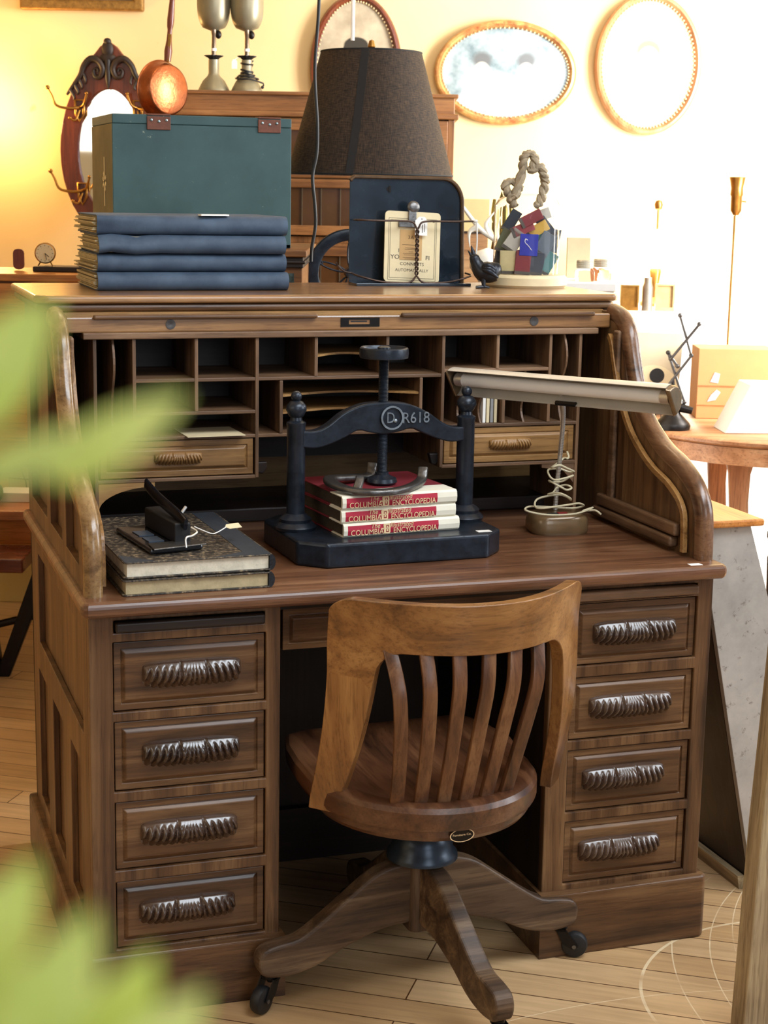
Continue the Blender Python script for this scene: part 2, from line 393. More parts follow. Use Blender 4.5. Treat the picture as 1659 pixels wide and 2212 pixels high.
# pigeonhole rack
YF, YB, TH = .45, .68, .0035
def vbd(x, z0, z1): return bx(x-TH, x+TH, YF, YB, z0, z1)
def hbd(x0, x1, z): return bx(x0, x1, YF+.001, YB, z-TH, z+TH)
b = BM(); box(b, -.535, .535, YF-.006, YB, 1.160, 1.1725); part('rack_top', b, wood('inner', 'X'), desk, 0, .002)
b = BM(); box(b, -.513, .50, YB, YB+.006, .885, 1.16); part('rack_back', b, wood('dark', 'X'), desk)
for x, z0, z1 in ((-.513, .762, 1.16), (-.438, .97, 1.16), (-.317, 1.018, 1.16), (-.196, .883, 1.16), (-.076, 1.082, 1.16), (.073, 1.082, 1.16), (.193, .889, 1.16),
                  (.312, 1.09, 1.16), (.430, .977, 1.16), (.498, .762, 1.16), (-.147, .97, 1.075), (.146, .97, 1.075), (.328, .977, 1.085)):
    part('divider', vbd(x, z0, z1), wood('inner', 'Z'), desk, 0, .0012)
for x0, x1, z in ((-.438, .193, 1.079), (.193, .430, 1.088), (-.438, -.196, 1.0145), (-.513, -.196, .9665), (-.196, .193, .9665), (.193, .498, .9735), (-.513, -.196, .885), (.193, .498, .8905)):
    part('shelf', hbd(x0, x1, z), wood('inner', 'X'), desk, 0, .0012)
for x, z0, z1 in ((-.477, .97, 1.16), (.465, .977, 1.16), (.236, .977, 1.085), (.283, .977, 1.085), (.379, .977, 1.085)):   # wavy-fronted thin dividers
    n = 16; out = [(YF+.012+.018*math.sin(2*PI*i/n)*(1 if z1-z0 > .12 else .8), z0+(z1-z0)*i/n) for i in range(n+1)]+[(YB, z1), (YB, z0)]
    b = BM(); prism(b, out, x-.0022, x+.0022, 'X'); part('wavy_divider', b, wood('inner', 'Z'), desk)
for x0, x1, z in ((-.072, .069, 1.122), (-.143, .142, 1.044), (-.143, .142, 1.010)):                    # thin letter shelves with scooped fronts
    n = 14; out = [(x0+(x1-x0)*i/n, YF+.004+.05*math.sin(PI*i/n)) for i in range(n+1)]+[(x1, YB), (x0, YB)]
    b = BM(); prism(b, out, z-.0022, z+.0022); part('letter_shelf', b, wood('smalldrawer', 'X'), desk)

def pull_bm(w=.172, h=.046, d=.028):
    """carved leaf pull: half dome with a flat top ledge, slanting lobes and a central fan, facing -Y"""
    b = BM(); NX, NVv = 180, 18; hw = w/2; hh = h/2; k = w/.172; g = []
    def lob(t): return abs(math.sin(PI*t))**.75
    for i in range(NX+1):
        u = -1+2*i/NX; x0 = hw*math.sin(u*PI/2)*.35+hw*u*.65; au = abs(x0)/hw; e = max(.0, 1-au**4.2)**.5; row = []
        for j in range(NVv+1):
            v = j/NVv; s_ = 1 if x0 > 0 else -1; ax = abs(x0)
            if ax < .021*k:
                a = math.atan2(x0, (.010+.028*v)*k); lb = lob(a/.30+.5); amp = .0034*k*(.3+.7*v); cut = 0
            else:
                xe = ax-.0135*k*(v**1.3); lb = lob((xe-.0115*k)/(.0122*k)); amp = .0042*k; cut = 0
            gr = 1-math.exp(-((ax/k-.0225)/.0022)**2)*.8
            a = v*PI*.5
            out = d*(.42+.58*math.sin(min(1, v*1.9)*PI/2)) if v < .53 else d*math.cos((v-.53)/.47*PI/2*.93)
            yy = -(out*(.25+.75*e)-amp*(1-lb)*min(1, max(0, v-.10)*3.2)*2.1)*(1 if True else gr)
            yy = min(yy*(.72+.28*gr), -.0005); zz = hh*(1-.42*(1-e)) - (h*v)*(.55+.45*e) - .0024*k*lb*(v**3)
            row.append(b.verts.new((x0, yy, zz)))
        row = [b.verts.new((x0, .002, row[0].co.z+.0005))]+row+[b.verts.new((x0, .002, row[-1].co.z))]
        g.append(row)
    for A, B in zip(g, g[1:]):
        for j in range(len(A)-1): b.faces.new((A[j], B[j], B[j+1], A[j+1]))
        b.faces.new((A[0], A[-1], B[-1], B[0]))
    b.faces.new(g[0]); b.faces.new(g[-1])
    return b
PULL = finish(pull_bm(), 'handle', wood('pull', 'X'), 50)
b = pull_bm(.094, .024, .014)
SPULL = finish(b, 'handle', wood('smalldrawer', 'X'), 50)
def front_panel(x0, x1, z0, z1, y, inset=.012, rise=.008, th=.02):
    b = BM(); L = []
    for i, yy in ((0, y+th), (0, y), (inset, y), (inset+.0005, y+.003), (inset+.007, y-rise+.005)):
        L.append([b.verts.new((a, yy, c)) for a, c in ((x0+i, z0+i), (x1-i, z0+i), (x1-i, z1-i), (x0+i, z1-i))])
    for A, B in zip(L, L[1:]):
        for i in range(4): b.faces.new((A[i], A[(i+1) % 4], B[(i+1) % 4], B[i]))
    b.faces.new(L[0]); b.faces.new(L[-1]); return b
def drawer(x0, x1, z0, z1, y, w='desk', mesh=None, hx=None, yo=.0):
    o = part('drawer', front_panel(x0, x1, z0, z1, y), wood(w, 'X'), desk, 0, .0012)
    h = bpy.data.objects.new('handle', mesh or PULL); COL.objects.link(h); h.parent = o; OFF[h.name] = OFF[desk.name]
    h.location = ((x0+x1)/2 if hx is None else hx, y-.003, (z0+z1)/2+.001)
    if w == 'desk': h['label'] = 'dark carved leaf drawer pull'
    return o
for z0, z1, hx in ((.561, .682, -.418), (.417, .540, -.420), (.272, .394, -.424), (.125, .247, -.428)): drawer(-.553, -.288, z0, z1, .030, hx=hx)
for z0, z1, hx in ((.577, .694, .432), (.431, .551, .430), (.288, .408, .422), (.143, .265, .420)): drawer(.306, .562, z0, z1, .030, hx=hx)
drawer(-.505, -.203, .8905, .9615, YF+.004, 'smalldrawer', SPULL)
drawer(.2, .491, .896, .9685, YF+.004, 'smalldrawer', SPULL)
b = BM(); n = 10
prism(b, [(-.509, .881), (-.40, .881), (-.40, .873)]+[(-.40-.109*math.sin(PI/2*i/n), .873-.0-.045*(1-math.cos(PI/2*i/n))) for i in range(1, n+1)], .452, .462, 'Y'); part('corner_bracket', b, wood('smalldrawer', 'X'), desk)
b = BM(); prism(b, [(.494, .887), (.42, .887), (.42, .88), (.47, .872), (.494, .845)], .452, .462, 'Y'); part('corner_bracket', b, wood('inner', 'X'), desk)
for x, z in ((-.185, .90), (.182, .905)):
    b = BM(); prism(b, [(x-.012, z+.012), (x+.012, z+.012), (x+.012, z-.002), (x+.004, z-.012), (x-.006, z-.010)], .46, .475, 'Y'); part('shelf_cleat', b, wood('dark', 'X'), desk, 0, .002)
b = BM(); box(b, -.565, .565, .60, .845, .762, .792); part('back_ledge', b, wood('dark', 'X'), desk, 0, .004)
# pedestals
for s, nm in ((-1, 'left'), (1, 'right')):
    xs = sorted((.596*s, .26*s)); yb = .025
    b = BM(); zs = [(.561, .682), (.417, .540), (.272, .394), (.125, .247)] if s < 0 else [(.577, .694), (.431, .551), (.288, .408), (.143, .265)]
    dx0, dx1 = (-.555, -.286) if s < 0 else (.304, .564)
    holes = [[(dx0, z0-.002), (dx0, z1+.002), (dx1, z1+.002), (dx1, z0-.002)] for z0, z1 in zs]+[[(dx0+.002, .700), (dx0+.002, .722), (dx1-.002, .722), (dx1-.002, .700)]]
    prism(b, [(xs[0], .0), (xs[1], .0), (xs[1], .734), (xs[0], .734)], yb, yb+.02, 'Y', holes)
    box(b, xs[0]+.002, xs[1]-.002, yb+.045, yb+.05, .02, .73)
    part('pedestal_front', b, wood('desk', 'Z'), desk, 0, .002, label='dark oak pedestal front frame')
    xo, xi = .596*s, .588*s
    H = [[(.10, .50), (.725, .50), (.725, .69), (.10, .69)][::-1], [(.14, .15), (.275, .15), (.275, .435), (.14, .435)][::-1], [(.37, .15), (.525, .15), (.525, .435), (.37, .435)][::-1], [(.615, .15), (.75, .15), (.75, .435), (.615, .435)][::-1]]
    ys = yb+.0202; b = BM(); prism(b, [(ys, 0), (.845, 0), (.845, .734), (ys, .734)], min(xo, xo-.012*s), max(xo, xo-.012*s), 'X', H)
    box(b, min(xo-.012*s, xo-.02*s), max(xo-.012*s, xo-.02*s), yb+.02, .845, 0, .734)
    part('pedestal_side', b, wood('desk', 'Z'), desk, 0, .0015)
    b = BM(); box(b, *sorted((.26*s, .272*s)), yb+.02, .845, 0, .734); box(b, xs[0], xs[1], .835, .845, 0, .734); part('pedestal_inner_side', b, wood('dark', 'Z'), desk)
    b = BM(); px = sorted((.612*s, .252*s)); c = .010
    prism(b, [(px[0]+c*(s < 0), .008), (px[1]-c*(s > 0), .008), (px[1], .008+c*(s > 0)), (px[1], .86), (px[0], .86), (px[0], .008+c*(s < 0))], 0, .118 if s < 0 else .130)
    part('plinth', b, wood('desk', 'X'), desk, 0, .006, 3, label='thick scuffed base plinth')
    b = BM(); box(b, dx0+.004, dx1-.004, yb-.012, yb+.044, .702, .720); part('pull_out_slide', b, wood('dark' if s < 0 else 'inner', 'X'), desk, 0, .004, 3)
b = BM(); box(b, -.26, .26, .62, .64, .0, .734); part('kneehole_back', b, wood('dark', 'Z'), desk); b = BM(); box(b, -.26, .26, .60, .62, 0, .12); part('kneehole_rail', b, wood('dark', 'X'), desk)  # back panel: kneehole shade put into the colour as darker wood
part('center_drawer', front_panel(-.248, .252, .640, .716, .055), wood('desk', 'X'), desk, 0, .0012)
b = BM(); box(b, -.258, .262, .05, .62, .716, .734); part('drawer_rail', b, wood('dark', 'X'), desk)
b = BM(); box(b, .534, .559, .004, .020, .7618, .7622); part('price_sticker', b, white, desk, label='small white sticker on worktop edge')
b = BM(); box(b, .10, .43, .5, .6, .0, .0) if False else box(b, .25, .259, .30, .40, .20, .22); part('inner_cleat', b, wood('dark', 'X'), desk)

# ---------------- things in and on the desk ----------------
b = bx(-.058, .058, 0, .12, 0, .0012); single('envelope', b, cream, 'pale cream envelope lying in the lower left pigeonhole above the small drawer', 'envelope', (-.281, .432, .9702), R(2))
for i in range(4):
    bkt = thing('thin_booklet', ['white', 'cream', 'grey edged', 'buff'][i]+' booklet in the pigeonhole behind the lamp shade, '+['leftmost', 'second from left', 'third from left', 'rightmost'][i]+' of four', 'booklet', (.290+i*.0085, .463, .9775), 0, 'booklets standing in the right pigeonholes')
    part('cover', (lambda b: (box(b, -.003, -.0022, 0, .14, 0, .098), box(b, .0022, .003, 0, .14, 0, .098), box(b, -.003, .003, -.001, 0, 0, .098), b)[3])(BM()), [white, cream, mat('grey_card', srgb(150, 150, 150), .7), cream][i], bkt)
    part('pages', bx(-.0022, .0022, .0, .138, .001, .096), pagesm, bkt)

# book press
press = thing('book_press', 'black cast iron screw book press with round handwheel and ball finial columns', 'book press', (.015, .30, .762), R(2.5))
b = BM(); ww, dd, c = .207, .150, .045
prism(b, [(-ww+c, -dd), (ww-c, -dd), (ww, -dd+c), (ww, dd-c), (ww-c, dd), (-ww+c, dd), (-ww, dd-c), (-ww, -dd+c)], 0, .047)
part('base', b, iron, press, 0, .006, 3)
for s in (-1, 1):
    b = BM(); lathe(b, [(0, .047), (.038, .047), (.040, .053), (.034, .060), (.030, .062), (.031, .068), (.024, .074), (.0175, .078), (.0175, .245), (.0185, .248), (.0185, .252), (.012, .256), (.011, .262), (.014, .264), (.0195, .276), (.0185, .284), (.012, .292), (.0065, .294)]+[(.0105*math.sin(a), .3015-.0105*math.cos(a)) for a in [.6+.28*i for i in range(9)]]+[(0, .312)], 28, (s*.175, 0, 0))
    part('column', b, iron, press, 35)
b = BM(); up = cat([(-.170, 0, .237), (-.14, 0, .236), (-.115, 0, .246), (-.085, 0, .268), (-.05, 0, .282), (-.02, 0, .286), (.02, 0, .286), (.055, 0, .280), (.09, 0, .264), (.12, 0, .244), (.145, 0, .234), (.170, 0, .234)], 5)
lo = cat([(.170, 0, .207), (.14, 0, .205), (.11, 0, .212), (.08, 0, .224), (.055, 0, .234), (.03, 0, .229), (-.0, 0, .225), (-.03, 0, .229), (-.055, 0, .234), (-.08, 0, .222), (-.11, 0, .210), (-.14, 0, .203), (-.170, 0, .206)], 5)
prism(b, [(p.x, p.z) for p in up+lo][::-1], -.014, .014, 'Y'); cb = part('crossbar', b, iron, press, 0, .004, 3)
b = BM(); lathe(b, [(0, 0), (.0225, 0), (.0225, .004), (.020, .006), (.019, .003), (0, .003)], 28, M=Matrix.Translation((.012, -.014, .257)) @ FRONT)
b2 = textat('D', .030, (.009, -.0172, .247), .8, ext=.0018); b3 = BM(); ball(b3, (.019, -.018, .251), .004, .003, .004)
silver = mat('worn_iron_relief', srgb(156, 168, 178), .35, .7, .4, 80)
part('emblem_disc', b, iron, cb, 30); b = BM(); lathe(b, [(.0195, .004), (.0232, .004), (.0232, .0065), (.0195, .0065)], 30, M=Matrix.Translation((.012, -.014, .257)) @ FRONT); bmesh.ops.delete(b, geom=[f for f in b.faces if len(f.verts) > 4], context='FACES'); part('round_emblem', merge([b, b2, b3]), silver, cb, 30, label='raised round emblem')
b = textat('R618', .0300, (.062, -.0150, .2455), .92, ext=.0018); b.transform(Matrix.Translation((0, 0, 0)))
part('raised_number', b, silver, cb, label='raised number R618')
b = BM(); pr = [(0, .131)]; z = .131; k = 0
while z < .372: pr += [(.0100 if k % 2 else .0088, z)]; z += .0013; k += 1
pr += [(.0, .372)]; lathe(b, pr, 18, (0, 0, 0)); part('screw', b, iron, press, 60)
b = BM(); lathe(b, [(0, .127), (.026, .127), (.030, .131), (.028, .138), (.020, .141), (.013, .145), (.013, .150), (0, .150)], 26); part('platen_foot', b, iron, press, 35)
b = BM(); lathe(b, [(.0435, .370), (.0465, .371), (.0475, .380), (.0465, .389), (.0445, .391), (.0425, .389), (.040, .376), (.0405, .371)], 36)
bmesh.ops.delete(b, geom=[f for f in b.faces if len(f.verts) > 4], context='FACES')
lathe(b, [(0, .368), (.013, .368), (.014, .380), (.0125, .391), (.008, .393), (0, .393)], 16)
for i in range(5):
    a = 2*PI*i/5+.3; sweep(b, cat([(.008*math.cos(a), .008*math.sin(a), .379), (.025*math.cos(a), .025*math.sin(a), .373), (.043*math.cos(a), .043*math.sin(a), .377)], 3), rrect(.008, .005, .002, 1), V((0, 0, 1)))
lathe(b, [(0, .3705), (.041, .3705), (.041, .3725), (0, .3725)], 28)
part('handwheel', b, iron, press, 35)
b = BM(); box(b, .150, .178, -.130, -.114, .0471, .0476); part('white_sticker', b, white, press, label='small white sticker')
# encyclopedias
maroon = mat('maroon_cloth', srgb(120, 30, 42), .6, 0, .2, 60, .1); redlab = mat('red_spine_label', srgb(176, 30, 56), .5, 0, .12, 30)
whitecl = mat('white_book_cloth', srgb(232, 226, 206), .65, 0, .06, 30); goldm = mat('pale_gold_lettering', srgb(236, 206, 160), .45, 0, .1); dkpages = mat('dark_page_edges', srgb(66, 56, 42), .8, 0, .3, 60, .3)
for i, (dx, dy) in enumerate(((0, 0), (-.004, .003), (-.003, .001))):
    pos = ('bottom', 'middle', 'top')[i]
    e = thing('encyclopedia_volume', 'red and white encyclopedia volume with gold spine lettering, '+pos+' of the three in the press', 'book', (-.096+dx, .186+dy, .8092+.0262*i), R(6), 'encyclopedia volumes clamped in the press')
    L, D_, T = .238+(.003 if i == 0 else 0), .222, .0260
    b = BM(); box(b, 0, L, .058, D_, 0, .0022); box(b, 0, L, .058, D_, T-.0022, T); part('cover', b, maroon, e, 0, .0006)
    b = BM(); pr_ = [(.06, 0), (.004, 0), (.0, .004), (-.0015, T/2), (0, T-.004), (.004, T), (.06, T), (.06, T-.0024), (.006, T-.0024), (.006, .0024), (.06, .0024)]
    prism(b, pr_, -.0002, L+.0002, 'X'); spn = part('spine', b, whitecl, e, 0, .0005, label='white cloth spine')
    part('pages', bx(.004, L-.004, .006, D_-.005, .0024, T-.0024), dkpages, e)
    b = BM(); prism(b, [(.0035, .0006), (-.0002, .0042), (-.0018, T/2), (-.0002, T-.0042), (.0035, T-.0006), (.006, T-.0006), (.006, .0006)], .008, .196, 'X')
    part('spine_label', b, redlab, spn, label='red spine label')
    bs = [textat('COLUMBIA', .0150, (.047, -.0019, .0035), .90), textat('ENCYCLOPEDIA', .0150, (.1465, -.0019, .0035), .84), textat('The', .0128, (.0635, -.0019, .0152), .95, shear=.2), textat('Illustrated', .0128, (.118, -.0019, .0152), .92, shear=.2)]
    b = BM(); prism(b, [(.0815, .004), (.0925, .0035), (.0945, .0055), (.0945, .0215), (.0925, .0225), (.0825, .0225), (.080, .021)], -.0021, -.0017, 'Y', [[(.0855, .006), (.0855, .0125), (.0915, .0125), (.0915, .006)], [(.0855, .0145), (.0855, .0195), (.0915, .0195), (.0915, .0145)]])
    box(b, .0755, .082, -.0021, -.0017, .012, .0145); box(b, .087, .090, -.0021, -.0017, .008, .018); bs.append(b)
    b = merge(bs); part('lettering', b, goldm, spn, label='pale gold lettering')
# iron shoe shaped piece lying round the press foot
b = BM(); z0 = .8905
pts = cat([(.088, .268, z0+.030), (.085, .262, z0+.024), (.078, .252, z0+.010), (.045, .215, z0+.0055), (.005, .185, z0+.0045), (-.035, .178, z0+.0045), (-.072, .196, z0+.005), (-.092, .228, z0+.008), (-.100, .262, z0+.012), (-.092, .292, z0+.013), (-.070, .308, z0+.011), (-.035, .325, z0+.008), (0.0, .338, z0+.007), (.010, .348, z0+.018), (.013, .352, z0+.030)], 5)
n = len(pts); sweep(b, pts, rrect(.019, .0110, .003, 2), V((0, 0, 1)), sc=[(1.25 if 4 < i*14/n < 12 else 1.0, 1.0) for i in range(n)])
sweep(b, cat([(-.066, .205, z0+.006), (-.055, .222, z0+.020), (-.052, .232, z0+.024)], 4), rrect(.016, .009, .002, 1), V((0, 0, 1)))
single('iron_horseshoe', b, steel, 'worn iron horseshoe shaped piece with upturned ends lying on the top encyclopedia', 'horseshoe', (-.02, .25, .8885), 0, 45, world=True)

# fluorescent desk lamp
tan = mat('tan_enamel', srgb(122, 98, 68), .28, .25, .15, 40, coat=.3)
lamp = thing('desk_lamp', 'tan gooseneck fluorescent desk lamp with long metal shade over the right of the desk', 'desk lamp', (.418, .362, .762), R(-6))
def rounded_block(w, d, h, r, top=.85, n=6):
    b = BM(); o = rrect(w, d, r, n); L = []
    for k, z in ((.94, 0), (1, .006), (1, h*.5), (.975, h*.75), (.90, h*.93), (.78, h)): L.append([b.verts.new((x*k, y*k, z)) for x, y in o])
    for A, B in zip(L, L[1:]):
        for i in range(len(o)): j = (i+1) % len(o); b.faces.new((A[i], A[j], B[j], B[i]))
    b.faces.new(L[0]); b.faces.new(L[-1]); return b
lb = part('base', rounded_block(.122, .092, .040, .030), tan, lamp, 45)
b = BM(); box(b, -.028, -.006, -.026, -.015, .0395, .042); part('switch', b, [blackm], lb); b = BM(); box(b, -.006, .014, -.027, -.015, .0395, .0435); part('red_switch', b, mat('red_plastic', srgb(150, 30, 34), .35), lb, 0, .001, label='red rocker switch')
chrome = mat('chrome', srgb(222, 220, 214), .3, .7, .1)
b = BM(); pts = cat([(.420, .385, .79), (.416, .378, .86), (.400, .35, .93), (.372, .285, 1.0), (.340, .21, 1.05), (.327, .17, 1.072)], 22)
pts = cat([(.425, .388, .795), (.420, .372, .86), (.408, .335, .94), (.385, .28, 1.01), (.352, .215, 1.055), (.330, .175, 1.072)], 24)
tube(b, pts, [.0052 if i % 2 else .0045 for i in range(len(pts))], 10); part('gooseneck', b, chrome, lamp, 0, world=True)
A_ = V((.193, .376, 1.080)); B_ = V((.449, -.050, 1.090)); ax = (B_-A_).normalized(); up_ = V((0, 0, 1)); sd = ax.cross(up_).normalized(); vv = sd.cross(ax)
vw = (CAMP-(A_+B_)/2); vw = (vw-ax*vw.dot(ax)).normalized(); 
dn = (vw*.80 - vv*.60).normalized(); sid = ax.cross(dn).normalized()     # opening faces front and down
def Q(s, a, d): return A_ + ax*s + sid*a + dn*d
LEN = (B_-A_).length
b = BM(); prof = [(.031*math.cos(t), .014-.034*math.sin(t)) for t in [PI*i/14 for i in range(15)]]
inner = [(a*.955, d*.95+.0008) for a, d in prof][::-1]
ring = prof+inner
Ls = [[b.verts.new(Q(s, a, d)) for a, d in ring] for s in (0, LEN)]
for i in range(len(ring)): j = (i+1) % len(ring); b.faces.new((Ls[0][i], Ls[0][j], Ls[1][j], Ls[1][i]))
shade = part('shade', b, mat('beige_metal_shade', srgb(208, 202, 190), .35, .35, .12, 12), lamp, 50, world=True)
for s0, s1 in ((-.006, .0), (LEN, LEN+.008)):
    b = BM(); Ls = [[b.verts.new(Q(s, a*k, d*k+.001)) for a, d in prof+[(-.031, .018), (.031, .018)]] for s, k in ((s0, .9 if s0 < 0 else 1), (s1, 1 if s0 < 0 else .85))]
    m = len(Ls[0])
    for i in range(m): j = (i+1) % m; b.faces.new((Ls[0][i], Ls[0][j], Ls[1][j], Ls[1][i]))
    b.faces.new(Ls[0]); b.faces.new(Ls[1]); part('end_cap', b, mat('brown_end_cap', srgb(140, 120, 94), .3, .7, .3, 50), shade, 0, .002, world=True)
b = BM(); tube(b, [Q(.022, 0, .001), Q(LEN-.022, 0, .001)], .0125, 18); part('tube', b, mat('milky_tube', srgb(240, 240, 238), .3, 0, .04), lamp, 30, world=True, label='unlit white fluorescent tube')
for q0, q1 in ((.004, .022), (LEN-.022, LEN-.004)): b = BM(); tube(b, [Q(q0, 0, .001), Q(q1, 0, .001)], .0135, 16); part('tube_holder', b, chrome, lamp, 30, world=True)
b = BM(); M_ = Q(LEN/2+.02, 0, .004); tube(b, [Q(LEN/2-.01, .028, .012), Q(LEN/2+.035, .028, .012)], .005, 6); part('shade_clip', b, darkmetal, shade, world=True)
# coiled pale flex round the neck
flex = mat('pale_flex', srgb(206, 196, 164), .5, 0, .1); b = BM(); rnd = random.Random(3)
pts = [V((.425+.018, .38, .925)), V((.445, .375, .915))]
for i in range(46):
    t = i/45; a = i*.82+.4; rr = .020+.035*max(0, t-.45)+.006*rnd.uniform(-1, 1)
    cx_, cy_ = .420+.006*math.sin(i), .362; rr2 = rr*(1.9 if t > .72 else 1)
    pts.append(V((cx_-.010*t+rr2*math.cos(a), cy_-.008+rr*.8*math.sin(a)-.015*t, .910-.098*min(1, t*1.12)+.006*math.sin(a*1.7))))
pts += [V((.46, .33, .808)), V((.480, .315, .812)), V((.487, .30, .806))]
pp = cat(pts, 5)
for p in pp: p.z = max(p.z, .8065)
tube(b, pp, .0021, 6); part('flex', b, flex, lamp, 50, world=True, label='pale coiled power cord')

# marbled ledgers and punch
def ledger(name, label, x, y, z, rz, L, D_, T, cov, group, warp=.0):
    o = thing(name, label, 'ledger', (x, y, z), rz, group)
    b = BM(); prism(b, rrect(L, D_, .006, 2), 0, .0028); prism(b, rrect(L, D_, .006, 2), T-.0028, T)
    b.transform(Matrix.Translation((L/2, D_/2, 0))); part('cover', b, cov, o, 0, .0008)
    b = BM(); n = 8; prism(b, [(L-.012, 0), (L-.003, .0005)]+[(L-.003+.009*math.sin(PI*i/n), T/2-(T/2)*math.cos(PI*i/n)) for i in range(n+1)]+[(L-.012, T), (L-.012, T-.003), (L-.005, T-.003), (L-.005, .003), (L-.012, .003)], 0.001, D_-.001, 'Y')
    part('spine', b, mat('black_leather_spine', srgb(30, 34, 40), .35, 0, .4, 60, .3), o, 40)
    b = BM(); box(b, .006, L-.006, .005, D_-.005, .0029, T-.0029); part('pages', b, pagesm if T < .029 else mat('cream_page_edges', srgb(228, 220, 198), .8, 0, .25, 60, .25), o)
    return o
def marble_mat():
    m, nt, b = newmat('marbled_ledger_board'); v = objvec(nt, rnd=False)
    n1 = noise(nt, v, 110, 5, .75); n2 = noise(nt, v, 14, 3)
    c = ramp(nt, n1, [(.42, srgb(36, 34, 34)), (.52, srgb(78, 70, 60)), (.62, srgb(146, 130, 104))])
    nt.links.new(mixc(nt, c, ramp(nt, n2, [(.3, (.6, .6, .62, 1)), (.7, (1.1, 1.05, 1, 1))]), .8, 'MULTIPLY'), b.inputs['Base Color']); b.inputs['Roughness'].default_value = .45; return m
marb = marble_mat()
ledger('ledger_book', 'worn black ledger with tattered edges, lying directly on the worktop', -.536, .026, .7622, R(1.5), .262, .40, .028, marb, 'marbled ledgers on the worktop')
lg = ledger('ledger_book', 'marbled black ledger directly under the hole punch', -.533, .030, .7915, R(2), .262, .395, .029, marb, 'marbled ledgers on the worktop')
leath = mat('grey_leather', srgb(58, 64, 72), .4, 0, .2, 60)
b = BM(); box(b, .215, .258, .002, .393, .0291, .0297); part('leather_strip', b, leath, lg)
b = BM(); prism(b, [(.002, .002), (.055, .002), (.002, .06)], .0291, .0296); prism(b, [(.215, .002), (.16, .002), (.215, .03)], .0291, .0296); part('leather_corner', b, leath, lg)
hp = thing('hole_punch', 'black and chrome three hole punch with white tag lying on the marbled ledger', 'hole punch', (-.432, .105, .8212), R(8))
b = BM(); prism(b, [(-.050, -.02), (.050, -.012), (.048, .19), (-.048, .185)], 0, .010); part('base', b, mat('black_enamel', srgb(26, 28, 34), .18, .1, .2, coat=.5), hp, 0, .004, 3)
b = BM(); prism(b, [(-.048, -.034), (.052, -.022), (.050, .022), (-.042, .016)], .0101, .013); part('chrome_plate', b, steel, hp, 0, .0015)
b = BM(); box(b, -.034, -.006, .035, .075, .0101, .0115); box(b, -.034, -.006, .09, .13, .0101, .0115); part('blue_plate', b, mat('grey_blue_plate', srgb(98, 112, 128), .3, .4), hp)
b = BM(); box(b, .004, .034, .008, .175, .010, .046); hpb = part('punch_body', b, blackm, hp, 0, .003, 3)
b = BM(); sweep(b, cat([(.019, -.008, .046), (.019, .03, .055), (.019, .09, .062), (.019, .15, .070), (.016, .20, .084)], 5), rrect(.022, .007, .003, 2), V((1, 0, 0))); part('lever', b, mat('gloss_black_lever', srgb(30, 32, 40), .15, .5), hp, 45)
b = BM(); tube(b, cat([(.030, -.005, .040), (.036, -.018, .034), (.024, -.028, .030), (.010, -.034, .028), (.009, -.038, .012)], 5), .0018, 8); part('wire_catch', b, chrome, hp, 40); b = BM(); tube(b, [(.028, .045, .054), (.040, .05, .066)], .003, 8); part('pin', b, chrome, hp, 40)
b = BM(); tube(b, cat([(.034, -.010, .042), (.060, -.020, .030), (.080, .0, .026), (.105, .02, .030)], 5), .0010, 5); hs = part('tag_string', b, white, hp)
b = BM(); prism(b, [(0, 0), (.006, -.007), (.032, -.007), (.032, .007), (.006, .007)], 0, .0006); b.transform(Matrix.Translation((.103, .02, .030)) @ Matrix.Rotation(R(12), 4, 'Z') @ Matrix.Rotation(R(25), 4, 'X')); part('price_tag', b, cream, hp, label='cream price tag')
# ---------------- swivel chair ----------------
chair = thing('swivel_chair', 'wooden slatted back swivel office chair on four castered legs pushed into the desk', 'swivel chair', (0.005, 0.0, 0), R(2))
def seat_out(k=0.0, f=1.0):
    if f < 1: return [(-.02+(x+.02)*f, -.02+(y+.02)*f) for x, y in seat_out(k)]
    o = []
    for i in range(25):
        a = PI+PI*i/24; o.append(((.206-k)*math.cos(a)-.026, -.045+(.222-k)*math.sin(a)))
    o += [(.200-k, .05), (.190-k, .13), (.172-k, .195-k), (.13, .212-k), (-.16, .212-k), (-.205+k, .195-k), (-.222+k, .13), (-.230+k, .05)]
    return o
b = BM(); L = []
for k, z in ((.035, .372), (.018, .376), (.012, .384), (.012, .396), (.003, .399), (0, .406), (0, .430), (.006, .438), (.020, .442), (.045, .437), (-.82, .428), (-.62, .422), (-.3, .420)):
    L.append([b.verts.new((x, y, z)) for x, y in (seat_out(k) if k >= 0 else seat_out(.03, -k))])
for A, B in zip(L, L[1:]):
    for i in range(len(A)): j = (i+1) % len(A); b.faces.new((A[i], A[j], B[j], B[i]))
b.faces.new(L[0]); b.faces.new(L[-1]); seat = part('seat', b, wood('seat', 'Y'), chair, 35)
cw = lambda x: -.262+2.65*(x+.004)**2
def rec(z): return -(z-.71)*.16 + (-.020*math.sin(PI*(z-.42)/.29) if .42 < z < .71 else 0) + (max(0, .71-z)*.0)
def crestpt(x, z, off=0.0):
    sl = 5.3*(x+.004); nrm = V((sl, -1, 0)).normalized()
    return V((x, cw(x), z)) + nrm*off + V((0, rec(z), 0))
XM, XI, XO = 0, .168, .228
def zt(x): a = abs(x); return .790 if a < .195 else .790-.03*(1-math.sqrt(max(0, 1-((a-.195)/.0335)**2)))
def zb(x):
    a = abs(x)
    if a >= .1685: return .655
    if a > .128: return .703-.048*(1-math.sqrt(max(0, 1-((a-.128)/.0405)**2)))
    return .703
